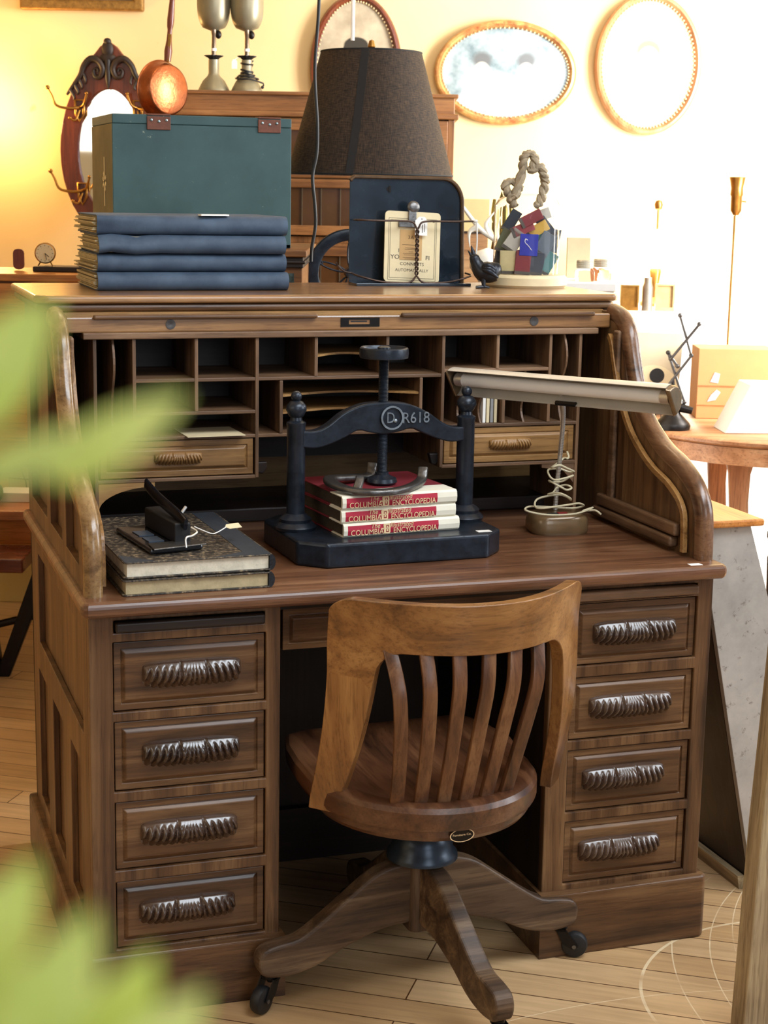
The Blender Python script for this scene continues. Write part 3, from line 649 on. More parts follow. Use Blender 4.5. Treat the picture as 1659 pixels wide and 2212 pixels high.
def cpt(x, z, off):
    if abs(x) > .160 and z < .6551:
        k = (.655-z)/.27; s = 1 if x > 0 else -1; w = abs(x)-.198
        p = crestpt(s*(.198+w), .655, 0); q = crestpt(s*(.198+w*(1-.42*k)+.012*k+(.010*k if s < 0 else 0)), z, off) ; return q
    return crestpt(x, z, off)
def sheet(cols, zb_, zt_, nv, th=.011):
    b = BM(); F = []; K = []
    for x in cols:
        z0, z1 = zb_(x), zt_(x)
        F.append([b.verts.new(cpt(x, z0+(z1-z0)*j/nv, th)) for j in range(nv+1)]); K.append([b.verts.new(cpt(x, z0+(z1-z0)*j/nv, -th)) for j in range(nv+1)])
    n = len(cols)
    for i in range(n-1):
        for j in range(nv):
            b.faces.new((F[i][j], F[i+1][j], F[i+1][j+1], F[i][j+1])); b.faces.new((K[i][j], K[i][j+1], K[i+1][j+1], K[i+1][j]))
        b.faces.new((F[i][0], K[i][0], K[i+1][0], F[i+1][0])); b.faces.new((F[i][nv], F[i+1][nv], K[i+1][nv], K[i][nv]))
    for i in (0, n-1):
        for j in range(nv): b.faces.new((F[i][j], F[i][j+1], K[i][j+1], K[i][j]))
    return b
half = [0, .03, .06, .09, .115, .128, .134, .140, .147, .154, .160, .165, .1685, .185, .195, .203, .210, .217, .222, .226, .228]
oc = (.1685, .185, .195, .203, .210, .217, .222, .226, .228)
b = merge([sheet([-x for x in half[::-1]][:-1]+half, zb, zt, 5)]+[sheet([s*x for x in oc], lambda x: .395, lambda x: .655, 14) for s in (-1, 1)])
bmesh.ops.remove_doubles(b, verts=b.verts[:], dist=.0004)
dead = [e.link_faces[:] for e in b.edges if len(e.link_faces) > 2]
inner = set()
for f in b.faces:
    if all(len(e.link_faces) > 2 or e.calc_length() > .019 and e.calc_length() < .025 and False for e in f.edges): inner.add(f)
bmesh.ops.delete(b, geom=list(inner), context='FACES')
for f in b.faces:
    c_ = f.calc_center_median()
    if abs(c_.x) > .165 and c_.z < .66: f.material_index = 1
part('back_frame', b, [wood('chair', 'X'), wood('chair', 'Z')], chair, 50, .004, 3)
for i in range(6):
    xb = -.1325+.0392*i; yb_ = -.218+1.3*(xb+.026)**2; xt = -.151+.0515*i
    P = cat([(xb, yb_, .425), (xb+(xt-xb)*.2, yb_-.022, .50), (xb+(xt-xb)*.5, yb_-.040, .58), (xb+(xt-xb)*.8, yb_-.052+.5*xt*xt, .65), (xt, cw(xt)+rec(.71)+.0, .712)], 4)
    b = BM(); sweep(b, P, rrect(.0235, .012, .0025, 2), V((0, -1, .0)) if False else V((2*xb, -1, 0)).normalized()); part('slat', b, wood('slat', 'Z'), chair, 35)
b = BM(); M = Matrix.Translation((-.034, -.2570, .3885)) @ Matrix.Rotation(R(0), 4, 'Z') @ FRONT @ Matrix.Diagonal((1, .52, 1, 1))
lathe(b, [(0, .0), (.022, .0), (.022, .0014), (0, .0014)], 30, M=M); ms = part('maker_plate', b, darkmetal, seat, label='small dark oval maker plate')
b = BM(); lathe(b, [(.0205, .0015), (.0222, .0015), (.0222, .0022), (.0205, .0022)], 30, M=M); bmesh.ops.delete(b, geom=[f for f in b.faces if len(f.verts) > 4], context='FACES')
t1 = textmesh('Furniture Co.', .0062); t1.transform(M @ Matrix.Translation((0, -.001, .0016)) @ Matrix.Diagonal((1, 1.6, 1, 1)))
t2 = textmesh('Chicago', .0050); t2.transform(M @ Matrix.Translation((0, -.013, .0016)) @ Matrix.Diagonal((1, 1.6, 1, 1)))
t3 = textmesh('The Milwaukee', .0050) if False else textmesh('Johnson', .0058); t3.transform(M @ Matrix.Translation((0, .009, .0016)) @ Matrix.Diagonal((1, 1.6, 1, 1)))
for q in (t2, t3): q.free()
part('gilt_lettering', merge([b, t1]), goldm, seat, label='worn gilt ring and lettering')
hubm = mat('dark_blue_iron', srgb(58, 68, 80), .3, .5, .35, 30)
b = BM(); box(b, -.09, .09, -.06, .06, .366, .3722); box(b, -.02, .02, -.11, .11, .362, .3668); part('seat_plate', b, hubm, chair, 0, .001)
b = BM(); lathe(b, [(0, .30), (.014, .30), (.014, .368), (0, .368)], 16); part('screw_post', b, steel, chair, 30)
b = BM(); lathe(b, [(0, .318), (.018, .318), (.024, .314), (.044, .300), (.055, .278), (.058, .262), (.065, .255), (.066, .246), (.056, .242), (0, .240)], 32); part('hub_cap', b, hubm, chair, 40)
b = BM(); prism(b, rrect(.062, .062, .014, 3), .110, .242); part('hub_block', b, wood('leg', 'Z'), chair, 40)
WH = None
for i, a in enumerate((183, 1, -85, 93)):
    a = R(a); M = Matrix.Rotation(a, 4, 'Z')
    top = cat([(.026, 0, .243), (.07, 0, .240), (.11, 0, .226), (.16, 0, .192), (.21, 0, .157), (.255, 0, .130), (.295, 0, .124), (.325, 0, .116), (.336, 0, .095), (.328, 0, .070), (.30, 0, .062), (.265, 0, .062), (.22, 0, .072), (.17, 0, .095), (.12, 0, .112), (.08, 0, .122), (.026, 0, .125)], 3)
    b = BM(); prism(b, [(p.x*.96, p.z) for p in top][::-1], -.0185, .0185, 'Y'); b.transform(M); lg_ = part('leg', b, wood('leg', 'X'), chair, 0, .006, 3)
    b = BM(); lathe(b, [(0, .058), (.013, .058), (.013, .064), (0, .064)], 14, (.295, 0, 0)); tube(b, [(.295, 0, .05), (.295, 0, .07)], .006, 8)
    prism(b, [(.285, .060), (.305, .060), (.330, .026), (.318, .020), (.300, .030)], -.015, -.0125, 'Y'); prism(b, [(.285, .060), (.305, .060), (.330, .026), (.318, .020), (.300, .030)], .0125, .015, 'Y'); box(b, .285, .305, -.015, .015, .055, .060)
    Mc = M @ Matrix.Translation((.295, 0, 0)) @ Matrix.Rotation(R((35, -30, 60, 20)[i]), 4, 'Z') @ Matrix.Translation((-.295, 0, 0)); b.transform(Mc)
    part('caster', b, darkmetal, chair, 30)
    b = BM(); lathe(b, [(0, -.011), (.018, -.011), (.0235, -.009), (.0255, -.004), (.0255, .004), (.0235, .009), (.018, .011), (0, .011)], 28, M=Matrix.Translation((.322, 0, .0256)) @ FRONT); b.transform(Mc)
    part('wheel', b, blackm, chair, 40)
    b = BM(); lathe(b, [(0, -.016), (.004, -.016), (.004, .016), (0, .016)], 12, M=Matrix.Translation((.322, 0, .0256)) @ FRONT); b.transform(Mc); part('axle', b, steel, chair, 30)
# paper scrap on the floor behind the chair foot
b = BM(); rnd = random.Random(5)
bmesh.ops.create_icosphere(b, subdivisions=2, radius=1)
for v in b.verts: v.co = V((v.co.x*.030, v.co.y*.018, .016+v.co.z*.015)) * rnd.uniform(.75, 1.2)
zmin = min(v.co.z for v in b.verts)
for v in b.verts: v.co.z -= zmin
single('crumpled_paper', b, white, 'crumpled white paper scrap on the floor behind the chair hub', 'paper scrap', (.12, .16, 0), .3)

# ---------------- on the desk top ----------------
ZT = 1.239
def cloth_mat(name, c1, c2):
    m, nt, b = newmat(name); v = objvec(nt)
    n1 = noise(nt, v, 9, 5, .65); n2 = noise(nt, v, 300, 2)
    c = ramp(nt, n1, [(.35, c1), (.70, c2)]); nt.links.new(c, b.inputs['Base Color']); b.inputs['Roughness'].default_value = .7; bump(nt, b, n2, .3, .0006); return m
blue = cloth_mat('faded_blue_cloth', srgb(46, 62, 82), srgb(78, 96, 116))
posn = ('bottom', 'second from bottom', 'third from bottom', 'topmost')
for i in range(4):
    x0 = (-.475, -.474, -.472, -.474)[i]; L = (.394, .390, .384, .392)[i]; T = (.037, .036, .037, .039)[i]; z = ZT+sum((.037, .036, .037, .039)[:i])+.0004*i
    o = thing('cloth_ledger', 'big faded blue cloth ledger with ragged pages, %s in the pile' % posn[i], 'ledger', (x0, .640+.006*(i % 2), z), R((0, .6, -.4, .3)[i]), 'blue ledgers stacked on the desk top')
    n = 10; D_ = .262
    arc = [(.018-.020*math.sin(PI*j/n), T/2-T/2*math.cos(PI*j/n)) for j in range(n+1)]
    arc2 = [(y+.002, T/2+(z_-T/2)*.86) for y, z_ in arc]
    b = BM(); prism(b, [(D_, 0)]+arc+[(D_, T), (D_, T-.0026)]+arc2[::-1]+[(D_, .0026)], 0, L, 'X')
    if i >= 2:     # creased, sagging cloth at the left end
        bmesh.ops.subdivide_edges(b, edges=[e for e in b.edges if abs((e.verts[0].co-e.verts[1].co).x) > .3], cuts=14)
        for v in b.verts:
            k = max(0, 1-v.co.x/.16); v.co.y += .006*k*math.sin(v.co.z*120+i*2); v.co.z += (.004 if i == 2 else -.0)*k*math.sin(v.co.x*60)
    part('cover', b, blue, o, 45)
    b = BM(); rr = random.Random(i)
    nl = 12
    for q in range(nl):
        za = .003+(T-.006)*q/nl; zb2 = .003+(T-.006)*(q+1)/nl-.0004; e = rr.uniform(.001, .008) + (.0 if rr.random() < .7 else -.008)
        box(b, e-.002, L-.004, .012, D_-.004+rr.uniform(-.004, .003), za, zb2)
    part('pages', b, pagesm, o)
b = bx(-.03, .03, 0, .02, 0, .003); single('paper_slip', b, white, 'small white paper slip sticking out on top of the blue ledgers', 'paper slip', (-.235, .645, ZT+.1503), R(8))

# green wooden box, on the low cabinet behind the desk
def green_mat():
    m, nt, b = newmat('worn_green_paint'); v = objvec(nt, (1, 1, 1)); n1 = noise(nt, v, 5, 6, .6); n2 = noise(nt, v, 40, 6, .75, .6)
    c = ramp(nt, n1, [(.3, srgb(30, 58, 62)), (.7, srgb(52, 84, 84))]); w = ramp(nt, n2, [(.665, (0, 0, 0, 1)), (.70, (.8, .8, .8, 1))])
    nt.links.new(mixc(nt, c, srgb(160, 166, 140), w), b.inputs['Base Color']); b.inputs['Roughness'].default_value = .6; bump(nt, b, n2, .15, .001); return m
green = green_mat()
def BG(name, label, cat_, r, t, z, rz=0.0, group=None): p = G(r, t, z); return thing(name, label, cat_, p, BROT+rz, group)
def bgs(name, bm, m, label, cat_, r, t, z=0.0, rz=0.0, **k): return single(name, bm, m, label, cat_, G(r, t, z), BROT+rz, **k)
gb = BG('green_box', 'dark green painted wooden box with rusty hinges standing behind the blue ledgers', 'wooden box', -.235, 4.02, 1.305, -BROT)
Wb, Db, Hb = .425, .30, .303
M = None
b = BM(); box(b, -Wb, 0, 0, .012, 0, Hb-.022); box(b, -Wb, 0, Db-.012, Db, 0, Hb-.022); box(b, -.012, 0, .012, Db-.012, 0, Hb-.022); box(b, -Wb, 0, 0, Db, 0, .01); part('body', b, green, gb, 0, .0015)
b = BM(); box(b, -Wb, 0, -.001, Db, Hb-.0215, Hb); part('lid', b, green, gb, 0, .002)
b = BM(); box(b, -Wb-.001, -Wb+.011, .001, Db-.001, .001, Hb-.022); wsd = part('end_board', b, mat('bare_olive_board', srgb(120, 112, 82), .75, 0, .35, 8), gb, 0, .001, label='weathered olive brown end board')
b = BM(); 
for q in range(4):
    a = q*PI/4+.3
    box(b, -.0012, 0, -.004, .004, -.03, .03, M=Matrix.Translation((-Wb-.001, .11, .15)) @ Matrix.Rotation(a if q else 0, 4, 'X') @ Matrix.Diagonal((1, 1, 1.9 if q == 0 else .8, 1)))
part('painted_star', b, cream, wsd, label='faded cream painted star mark')
rust = mat('rusty_leather', srgb(112, 66, 48), .6, .3, .35, 60, .2)
for x in (-.345, -.082):
    b = BM(); box(b, x, x+.055, -.004, -.001, Hb-.034, Hb-.004); box(b, x, x+.055, -.004, .03, Hb-.002, Hb+.002); h = part('hinge', b, rust, gb, 0, .001, label='rusty brown hinge')
    b = BM()
    for q in range(3): ball(b, (x+.010+.0175*q, -.0045, Hb-.012-.003*(q == 1)), .0034, .002, .0034)
    part('nail', b, mat('blue_grey_nail', srgb(150, 166, 172), .35, .8), h, 30)

# magazine rack: glossy black metal back with twisted wire front
rk = thing('metal_file_rack', 'glossy dark metal rack with rounded corner and twisted wire front on the desk top', 'file rack', (.25, .80, ZT), R(-3))
b = BM(); out = [(-.137, .004), (-.137, .228), (-.128, .236)]+[(.076+.047*math.cos(a), .183+.052*math.sin(a)) for a in [PI/2-PI/2*i/8 for i in range(9)]]+[(.125, .10), (.127, .004)]
prism(b, out[::-1], .05, .054, 'Y'); 
gm = mat('gloss_black_japan', srgb(22, 30, 38), .16, .2, .3, 12, coat=.6, alt=srgb(40, 52, 64))
bp = part('back_plate', b, gm, rk, 0, .001)
b = BM(); o3 = [V((x, .050, z)) for x, z in out[1:]]; sweep(b, o3, rrect(.008, .016, .002, 1), V((0, 1, 0))); part('worn_edge', b, mat('brown_worn_edge', srgb(92, 68, 44), .5, .4, .4, 60), bp, label='brown worn folded edge')
b = BM(); prism(b, [(-.137, 0), (.127, 0), (.127, .006), (-.137, .006)], -.02, .054, 'Y'); part('tray', b, gm, rk, 0, .001)
b = BM(); box(b, -.05+.002, -.05+.006, .047, .05, .203, .217); lathe(b, [(0, 0), (.005, 0), (.005, .001), (0, .001)], 14, M=Matrix.Translation((-.048, .05, .21)) @ FRONT); part('slotted_screw', b, darkmetal, bp)
wire = mat('rusty_wire', srgb(86, 70, 62), .4, .75, .3, 80); b = BM()
y = -.018
for s in (-1, 1):
    e = .130
    pts = cat([(s*e, .04 if s < 0 else .03, .142), (s*e, -.010, .143), (s*.08, y, .142), (s*.03, y, .142), (s*.010, y, .139), (s*.003, y, .128)], 5)
    tw = [V((s*.0028*math.cos(k*.55), y+s*.0028*math.sin(k*.55), .128-.105*k/60)) for k in range(61)]
    lo_ = cat([(s*.003, y, .020), (s*.012, y, .010), (s*.03, y, .007), (s*.08, y, .010), (s*(e+.0), -.005, .022), (s*(e+.003), .04, .026)], 5)
    tube(b, pts+tw+lo_, .0022, 7)
b.transform(Matrix.Shear('XZ', 4, (0, 0)) if False else Matrix()); part('wire_front', b, wire, rk, 60)
b = BM(); tube(b, cat([(-.135, .03, .026), (-.155, .02, .03), (-.172, .01, .042), (-.178, .0, .050)], 4), .0022, 7)
part('wire_hook', b, wire, rk, 60)
b = BM(); lathe(b, [(0, -.004), (.004, -.003), (.0055, 0), (.004, .003), (0, .004)], 12, (.137, -.01, .143)); tube(b, cat([(.139, -.012, .140), (.141, -.012, .10), (.140, -.010, .06), (.142, -.008, .02)], 4), .0018, 6); part('white_string', b, white, rk, 40, label='white string knotted at the wire end')
# clipboard in the rack
cbp = thing('clipboard', 'small cream clipboard reading connects automatically, leaning in the metal rack', 'clipboard', (.243, .798, ZT+.0065), R(-3))
tilt = Matrix.Rotation(R(2.2), 4, 'Y') @ Matrix.Rotation(R(-6), 4, 'X')
def TL(b): b.transform(tilt); return b
b = BM(); prism(b, [(x, z+.0785) for x, z in rrect(.128, .155, .009, 4)], 0, .003, 'Y'); part('board', TL(b), cream, cbp)
b = BM()
for k in (.055, .0515):
    zz = (.0785-.073*k/.055, .0785+.062*k/.055)
    for q in (-k, k): box(b, q-.0006, q+.0006, -.0004, 0, zz[0], zz[1])
    for q in zz: box(b, -k, k, -.0004, 0, q-.0006, q+.0006)
for q in (-.048, .048): lathe(b, [(0, 0), (.002, 0), (0, .001)], 10, M=Matrix.Translation((q, 0, .136)) @ FRONT)
part('printed_border', TL(b), mat('grey_print', srgb(150, 140, 112), .8), cbp)
tx = [textat('I', .012, (-.031, 0, .066), 1), textat('YO', .0135, (-.0395, 0, .0515), 1.1), textat('FI', .0135, (.036, 0, .0515), 1.1), textat('CONNECTS', .0098, (0, 0, .038), 1.06), textat('AUTOMATICALLY', .0090, (0, 0, .0245), 1.06)]
part('lettering', TL(merge(tx)), ink, cbp)
b = bx(-.029, .022, -.0012, -.0005, .050, .116); kc = part('kraft_card', TL(b), mat('kraft_card_brown', srgb(196, 158, 104), .75, 0, .08), cbp, label='brown kraft card')
t = [textat('3A', .011, (-.004, -.0012, .096), 1.1)]; b = BM()
for q, w in ((.083, .020), (.076, .013), (.073, .014), (.068, .005), (.064, .018), (.061, .016), (.055, .018), (.052, .014)): box(b, -.0035-w, -.0035+w, -.0016, -.0012, q-.0004, q+.0004)
t.append(b); part('card_print', TL(merge(t)), mat('brown_print', srgb(110, 84, 56), .8), kc)
b = BM(); sweep(b, cat([(-.033, 0, .122), (-.033, -.008, .126), (-.033, -.004, .133), (-.033, .004, .135)], 3), [(-.0, -.0005), (.066, -.0005), (.066, .0005), (0, .0005)], V((0, 0, 1))) if False else box(b, -.034, .030, -.007, .0, .121, .134); prism(b, [(-.012, .134), (.006, .134), (.006, .158), (-.012, .158)], -.007, -.002, 'Y'); ball(b, (-.001, -.004, .166), .0145, .006, .0135)
part('spring_clip', TL(b), steel, cbp, 40, .001)
b = BM(); prism(b, [(.002, .104), (.030, .104), (.030, .136), (.024, .145), (.011, .145), (.002, .136)], -.0115, -.0108, 'Y'); tg = part('price_tag', TL(b), white, cbp, label='white price tag')
b = BM(); lathe(b, [(0, 0), (.0014, 0), (0, .0005)], 10, M=Matrix.Translation((.017, -.0115, .140)) @ FRONT); box(b, .005, .009, -.0119, -.0115, .108, .114); box(b, .018, .0195, -.0119, -.0115, .110, .128); box(b, .023, .0242, -.0119, -.0115, .112, .130); part('tag_print', TL(b), ink, tg)

# cast bird
bd = thing('bird_figurine', 'small black cast iron bird with its beak raised beside the wire rack', 'figurine', (.382, .705, ZT), R(-22))
crow = mat('black_cast_iron', srgb(34, 38, 46), .32, .45, .25, 30, .2)
def loftE(b, secs, n=14):
    rings = []
    for (x, y, z), (ry, rz) in secs: rings.append([b.verts.new((x, y+ry*math.cos(2*PI*i/n), z+rz*math.sin(2*PI*i/n))) for i in range(n)])
    for A, B in zip(rings, rings[1:]):
        for i in range(n): j = (i+1) % n; b.faces.new((A[i], A[j], B[j], B[i]))
    b.faces.new(rings[0]); b.faces.new(rings[-1])
b = BM(); path = cat([(.034, 0, .036), (.024, 0, .038), (.008, 0, .034), (-.008, 0, .037), (-.018, 0, .050), (-.024, 0, .062), (-.026, 0, .070), (-.027, 0, .075)], 4)
n = len(path); rad = [.004, .008, .013, .017, .020, .0215, .022, .0225, .0225, .0225, .022, .0215, .0205, .019, .0175, .016, .0145, .0135, .0125, .012, .0118, .0115, .0112, .0105, .0095, .008, .006, .004, .002]
tube(b, path, [rad[min(len(rad)-1, i)] for i in range(n)], 14)
part('body', b, crow, bd, 60)
b = BM(); tube(b, [(-.026, 0, .066), (-.029, 0, .080), (-.033, 0, .092)], [.007, .0045, .0008], 10); tube(b, [(-.028, 0, .064), (-.034, 0, .074), (-.040, 0, .081)], [.006, .0035, .0008], 10); part('beak', b, crow, bd, 50)
for s in (-1, 1):
    b = BM(); 
    for q in range(3): tube(b, cat([(-.006, s*.018, .050-.004*q), (.008, s*.022, .050-.006*q), (.024+.002*q, s*.014, .040-.008*q)], 3), [.004, .006, .0065, .0065, .0055, .004, .002], 8)
    part('wing', b, crow, bd, 50)
    b = BM(); tube(b, [(-.004, s*.011, .022), (-.003, s*.012, .004)], [.006, .004], 8)
    for a in (-.5, 0, .5): tube(b, [(-.002, s*.012, .004), (-.020, s*.012+a*.018, .0022)], [.0035, .0018], 6)
    tube(b, [(-.002, s*.012, .004), (.010, s*.012, .0022)], [.003, .0018], 6); part('foot', b, crow, bd, 50)

# glass dome of matchbooks
cp = G(.308, 3.755, ZT)
db = single('round_display_base', (lambda b: (lathe(b, [(0, 0), (.088, 0), (.094, .006), (.094, .022), (.088, .028), (0, .028)], 40), b)[1])(BM()), mat('cream_wood', srgb(222, 204, 164), .5, 0, .08), 'round cream wooden base under the glass jar of matchbooks', 'display base', cp, 0, 40)
gj = BM(); lathe(gj, [(.0735, .0005), (.0735, .150), (.066, .164), (.05, .172), (.046, .177), (.044, .177), (.048, .170), (.063, .162), (.0715, .149), (.0715, .0005)], 40)
bmesh.ops.delete(gj, geom=[f for f in gj.faces if len(f.verts) > 4], context='FACES')
single('glass_jar', gj, glass, 'tall clear glass jar full of matchbooks on the round cream base', 'glass jar', cp+V((0, 0, .028)), 0, 50)
colsM = [(208, 192, 140), (120, 40, 44), (30, 40, 50), (74, 120, 118), (90, 92, 60), (206, 164, 66), (150, 60, 62), (96, 104, 112), (36, 44, 150), (186, 180, 166), (58, 62, 70), (170, 54, 46)]
cn = ['cream and grey', 'dark red', 'black', 'teal', 'olive', 'yellow', 'red', 'grey', 'blue', 'off-white', 'charcoal', 'bright red']
spots = [(-.044, -.035, .030, 0, 0, 0), (-.010, -.045, .030, 4, 1, 1), (.020, -.042, .028, 10, 10, 2), (.046, -.020, .030, 30, 3, 7), (-.048, -.016, .085, 22, 4, 4), (-.030, -.030, .088, 34, 9, 11), (.002, -.046, .078, 2, 8, 8), (.040, -.030, .080, 30, 7, 3), (.022, -.020, .118, 60, 5, 5), (-.012, -.030, .120, 66, 6, 6), (.044, -.012, .124, -40, 10, 9), (-.035, .0, .140, 30, 2, 10), (.006, -.034, .148, 62, 1, 1), (.028, .01, .155, 70, 9, 9),
         (-.02, .03, .03, 0, 2, 2), (.03, .03, .035, 40, 4, 4), (-.03, .03, .09, 15, 9, 9), (.03, .03, .10, 75, 3, 3), (-.055, -.006, .032, 8, 10, 10), (.058, .0, .09, 10, 7, 7)]
mcache = {}
for i, (dx, dy, dz, a, ci, _) in enumerate(spots):
    c = colsM[ci]; m = mcache.setdefault(ci, mat('matchbook_'+cn[ci].replace(' ', '_').replace('-', '_'), srgb(*c), .5, 0, .12, 60))
    where = ['at the bottom', 'at mid height', 'near the top'][0 if dz < .06 else 1 if dz < .11 else 2]+(' left' if dx < -.02 else ' right' if dx > .025 else ' centre')+(', towards the front' if dy < -.02 else ', towards the back' if dy > .02 else '')
    o = thing('matchbook', '%s matchbook in the glass jar, %s' % (cn[ci], where), 'matchbook', cp+RH*dx*.98+FH*dy+V((0, 0, .030+dz*.82-.022)), BROT, 'matchbooks in the glass jar')
    Mx = Matrix.Translation((0, 0, .022)) @ Matrix.Rotation(R(a), 4, 'Y')
    w_, h_ = (.020, .024) if i == 6 else (.017, .026)
    if i < 14 and dz > .1: w_ = .012
    b = BM(); box(b, -w_, w_, -.003, .003, -h_, h_, M=Mx); cv = part('cover', b, m, o, 0, .0008)
    if i < 14 and i != 6:
        b = BM(); box(b, -w_, w_, -.0038, -.003, -h_*.98, -h_*.72, M=Mx); 
        part('striker', b, mcache.setdefault('st', mat('grey_striker', srgb(90, 84, 78), .8)), cv)
    if i == 6:
        b = BM(); tube(b, [Mx @ V(p) for p in cat([(-.003, -.0035, .010), (-.008, -.0035, .013), (-.009, -.0035, .006), (-.003, -.0035, .0), (.001, -.0035, -.004), (.004, -.0035, -.008), (.007, -.0035, -.011)], 5)], .0007, 6); part('white_script', b, white, cv, label='white script squiggle')
rope = mat('grey_rope', srgb(158, 142, 116), .8, 0, .4, 80, .4)
b = BM(); rp = cat([(-.030, 0, .246), (-.042, -.005, .27), (-.052, 0, .295), (-.035, .01, .305), (-.02, 0, .29), (-.03, -.01, .268), (-.015, 0, .325), (-.012, 0, .36), (.002, .005, .372), (.014, 0, .355), (.006, -.004, .33), (.024, 0, .342), (.034, .004, .32), (.038, .01, .30), (.03, .0, .262), (.02, -.01, .247)], 6)
for ph in (0, PI): tube(b, [p+V((.0045*math.cos(k*.9+ph), .0045*math.sin(k*.9+ph), .002*math.sin(k*.9+ph))) for k, p in enumerate(rp)], .0072, 7)
for v_ in b.verts: v_.co.z = .150+(v_.co.z-.246)*.92
single('knotted_rope', b, rope, 'thick grey knotted rope sitting on top of the glass matchbook jar', 'rope', cp+V((0, 0, .0285)), BROT, 50)
# ---------------- behind the desk ----------------
lc = BG('low_cabinet', 'low oak cabinet with moulded top behind the desk, holding the green box', 'cabinet', -.192, 4.0, 0, 0)
b = BM(); box(b, -.50, .0, -.08, .42, 1.288, 1.3045); part('top', b, wood('bookcase', 'X'), lc, 0, .003)
b = BM(); box(b, -.492, -.008, -.07, .41, 1.262, 1.288); box(b, -.497, -.003, -.075, .41, 1.272, 1.280); part('moulding', b, wood('dark', 'X'), lc, 0, .003)
b = BM(); box(b, -.485, -.012, -.06, .40, 0, 1.262); part('body', b, wood('bookcase', 'X'), lc)
b = BM(); box(b, -.30, -.03, -.064, -.06, 1.02, 1.25); part('glass_panel', b, mat('dark_pattern_glass', srgb(34, 44, 46), .2, 0, .3, 60, alt=srgb(86, 110, 112)), lc, label='dark mottled glass panel')

bc = BG('barrister_bookcase', 'stacked oak bookcase with leaded glass doors behind the green box', 'bookcase', -.735, 5.2, 0, 0)
BW = .93; D_ = .33
b = BM(); box(b, 0, BW, 0, D_, 1.670, 1.734); box(b, -.010, BW+.01, -.012, D_, 1.724, 1.735); box(b, -.012, BW+.012, -.014, D_, 1.660, 1.676); part('cornice', b, wood('bookcase', 'X'), bc, 0, .003)
secs = ((1.30, 1.66), (.92, 1.28), (.54, .90), (.16, .52))
lead = mat('lead_came', srgb(120, 104, 84), .4, .7)
gl = mat('brown_book_glass', srgb(82, 54, 32), .12, 0, .3, 5, coat=.5)
for k, (z0, z1) in enumerate(secs):
    b = BM(); box(b, 0, .02, 0, D_, z0, z1); box(b, BW-.02, BW, 0, D_, z0, z1); box(b, 0, BW, .02, D_, z0-.02, z0); box(b, 0, BW, D_-.01, D_, z0, z1); box(b, 0, BW, .012, .03, z1-.02, z1)
    sh = part('case_section', b, wood('bookcase', 'Z'), bc, 0, .002)
    dz0, dz1 = (z0+.004, z1-.004) 
    b = BM(); prism(b, [(.02, dz0), (BW-.02, dz0), (BW-.02, dz1), (.02, dz1)][::-1], -.004, .014, 'Y', [[(.05, dz0+.03), (.05, dz1-.035), (BW-.05, dz1-.035), (BW-.05, dz0+.03)]]); dr = part('door', b, wood('bookcase', 'X'), bc, 0, .002)
    part('pane', bx(.05, BW-.05, .006, .009, dz0+.03, dz1-.035), gl, dr, label='dark reflecting glass pane')
    b = BM()
    for q in range(1, 14): x = .05+(BW-.1)*q/14; box(b, x-.0016, x+.0016, .003, .006, dz0+.03, dz1-.035)
    for q in (.33, .62) if k else (.5,): z = dz0+.03+(dz1-dz0-.065)*q; box(b, .05, BW-.05, .003, .006, z-.0016, z+.0016)
    part('leading', b, lead, dr, label='thin lead lines')
b = BM(); box(b, 0, BW, -.01, D_, 1.478, 1.502); box(b, 0, BW, -.006, D_, 1.448, 1.476); part('ledge', b, wood('bookcase', 'X'), bc, 0, .004)
b = BM(); box(b, 0, BW, 0, D_, 0, .14); part('plinth', b, wood('bookcase', 'X'), bc, 0, .003)

# copper pan leaning on the bookcase top
pan = BG('copper_pan', 'round copper warming pan with long brown turned handle hanging at the bookcase corner', 'copper pan', -.678, 5.06, 1.722, 0)
cop = mat('hammered_copper', srgb(160, 92, 56), .30, .95, .3, 30, .3)
Mp = Matrix.Translation((.008, 0, .004)) @ Matrix.Scale(.86, 4) @ Matrix.Rotation(R(46), 4, 'Z') @ Matrix.Rotation(R(90), 4, 'X')
b = BM(); lathe(b, [(0, .020), (.078, .020), (.085, .016), (.091, -.004), (.098, -.024), (.102, -.026), (.102, -.029), (.095, -.029), (.086, -.006), (.076, .014), (0, .016)], 40, M=Mp); pn = part('pan_body', b, cop, pan, 50)
b = BM(); lathe(b, [(0, .0), (.010, 0), (.012, .03), (.008, .06), (.007, .09), (.0095, .10), (.0105, .12), (.008, .17), (.009, .22), (.013, .225), (.009, .235), (.011, .30), (.008, .42), (.011, .50), (0, .51)], 14, M=Matrix.Translation((.014, 0, .086)) @ Matrix.Rotation(R(5), 4, 'Y')); part('pan_handle', b, wood('mahog', 'Z'), pan, 40, label='long brown turned wooden handle')
b = BM(); box(b, .004, .013, -.010, -.006, .085, .165, M=Matrix.Rotation(R(5), 4, 'Y')); part('handle_strap', b, brass, pan, 0, .001)

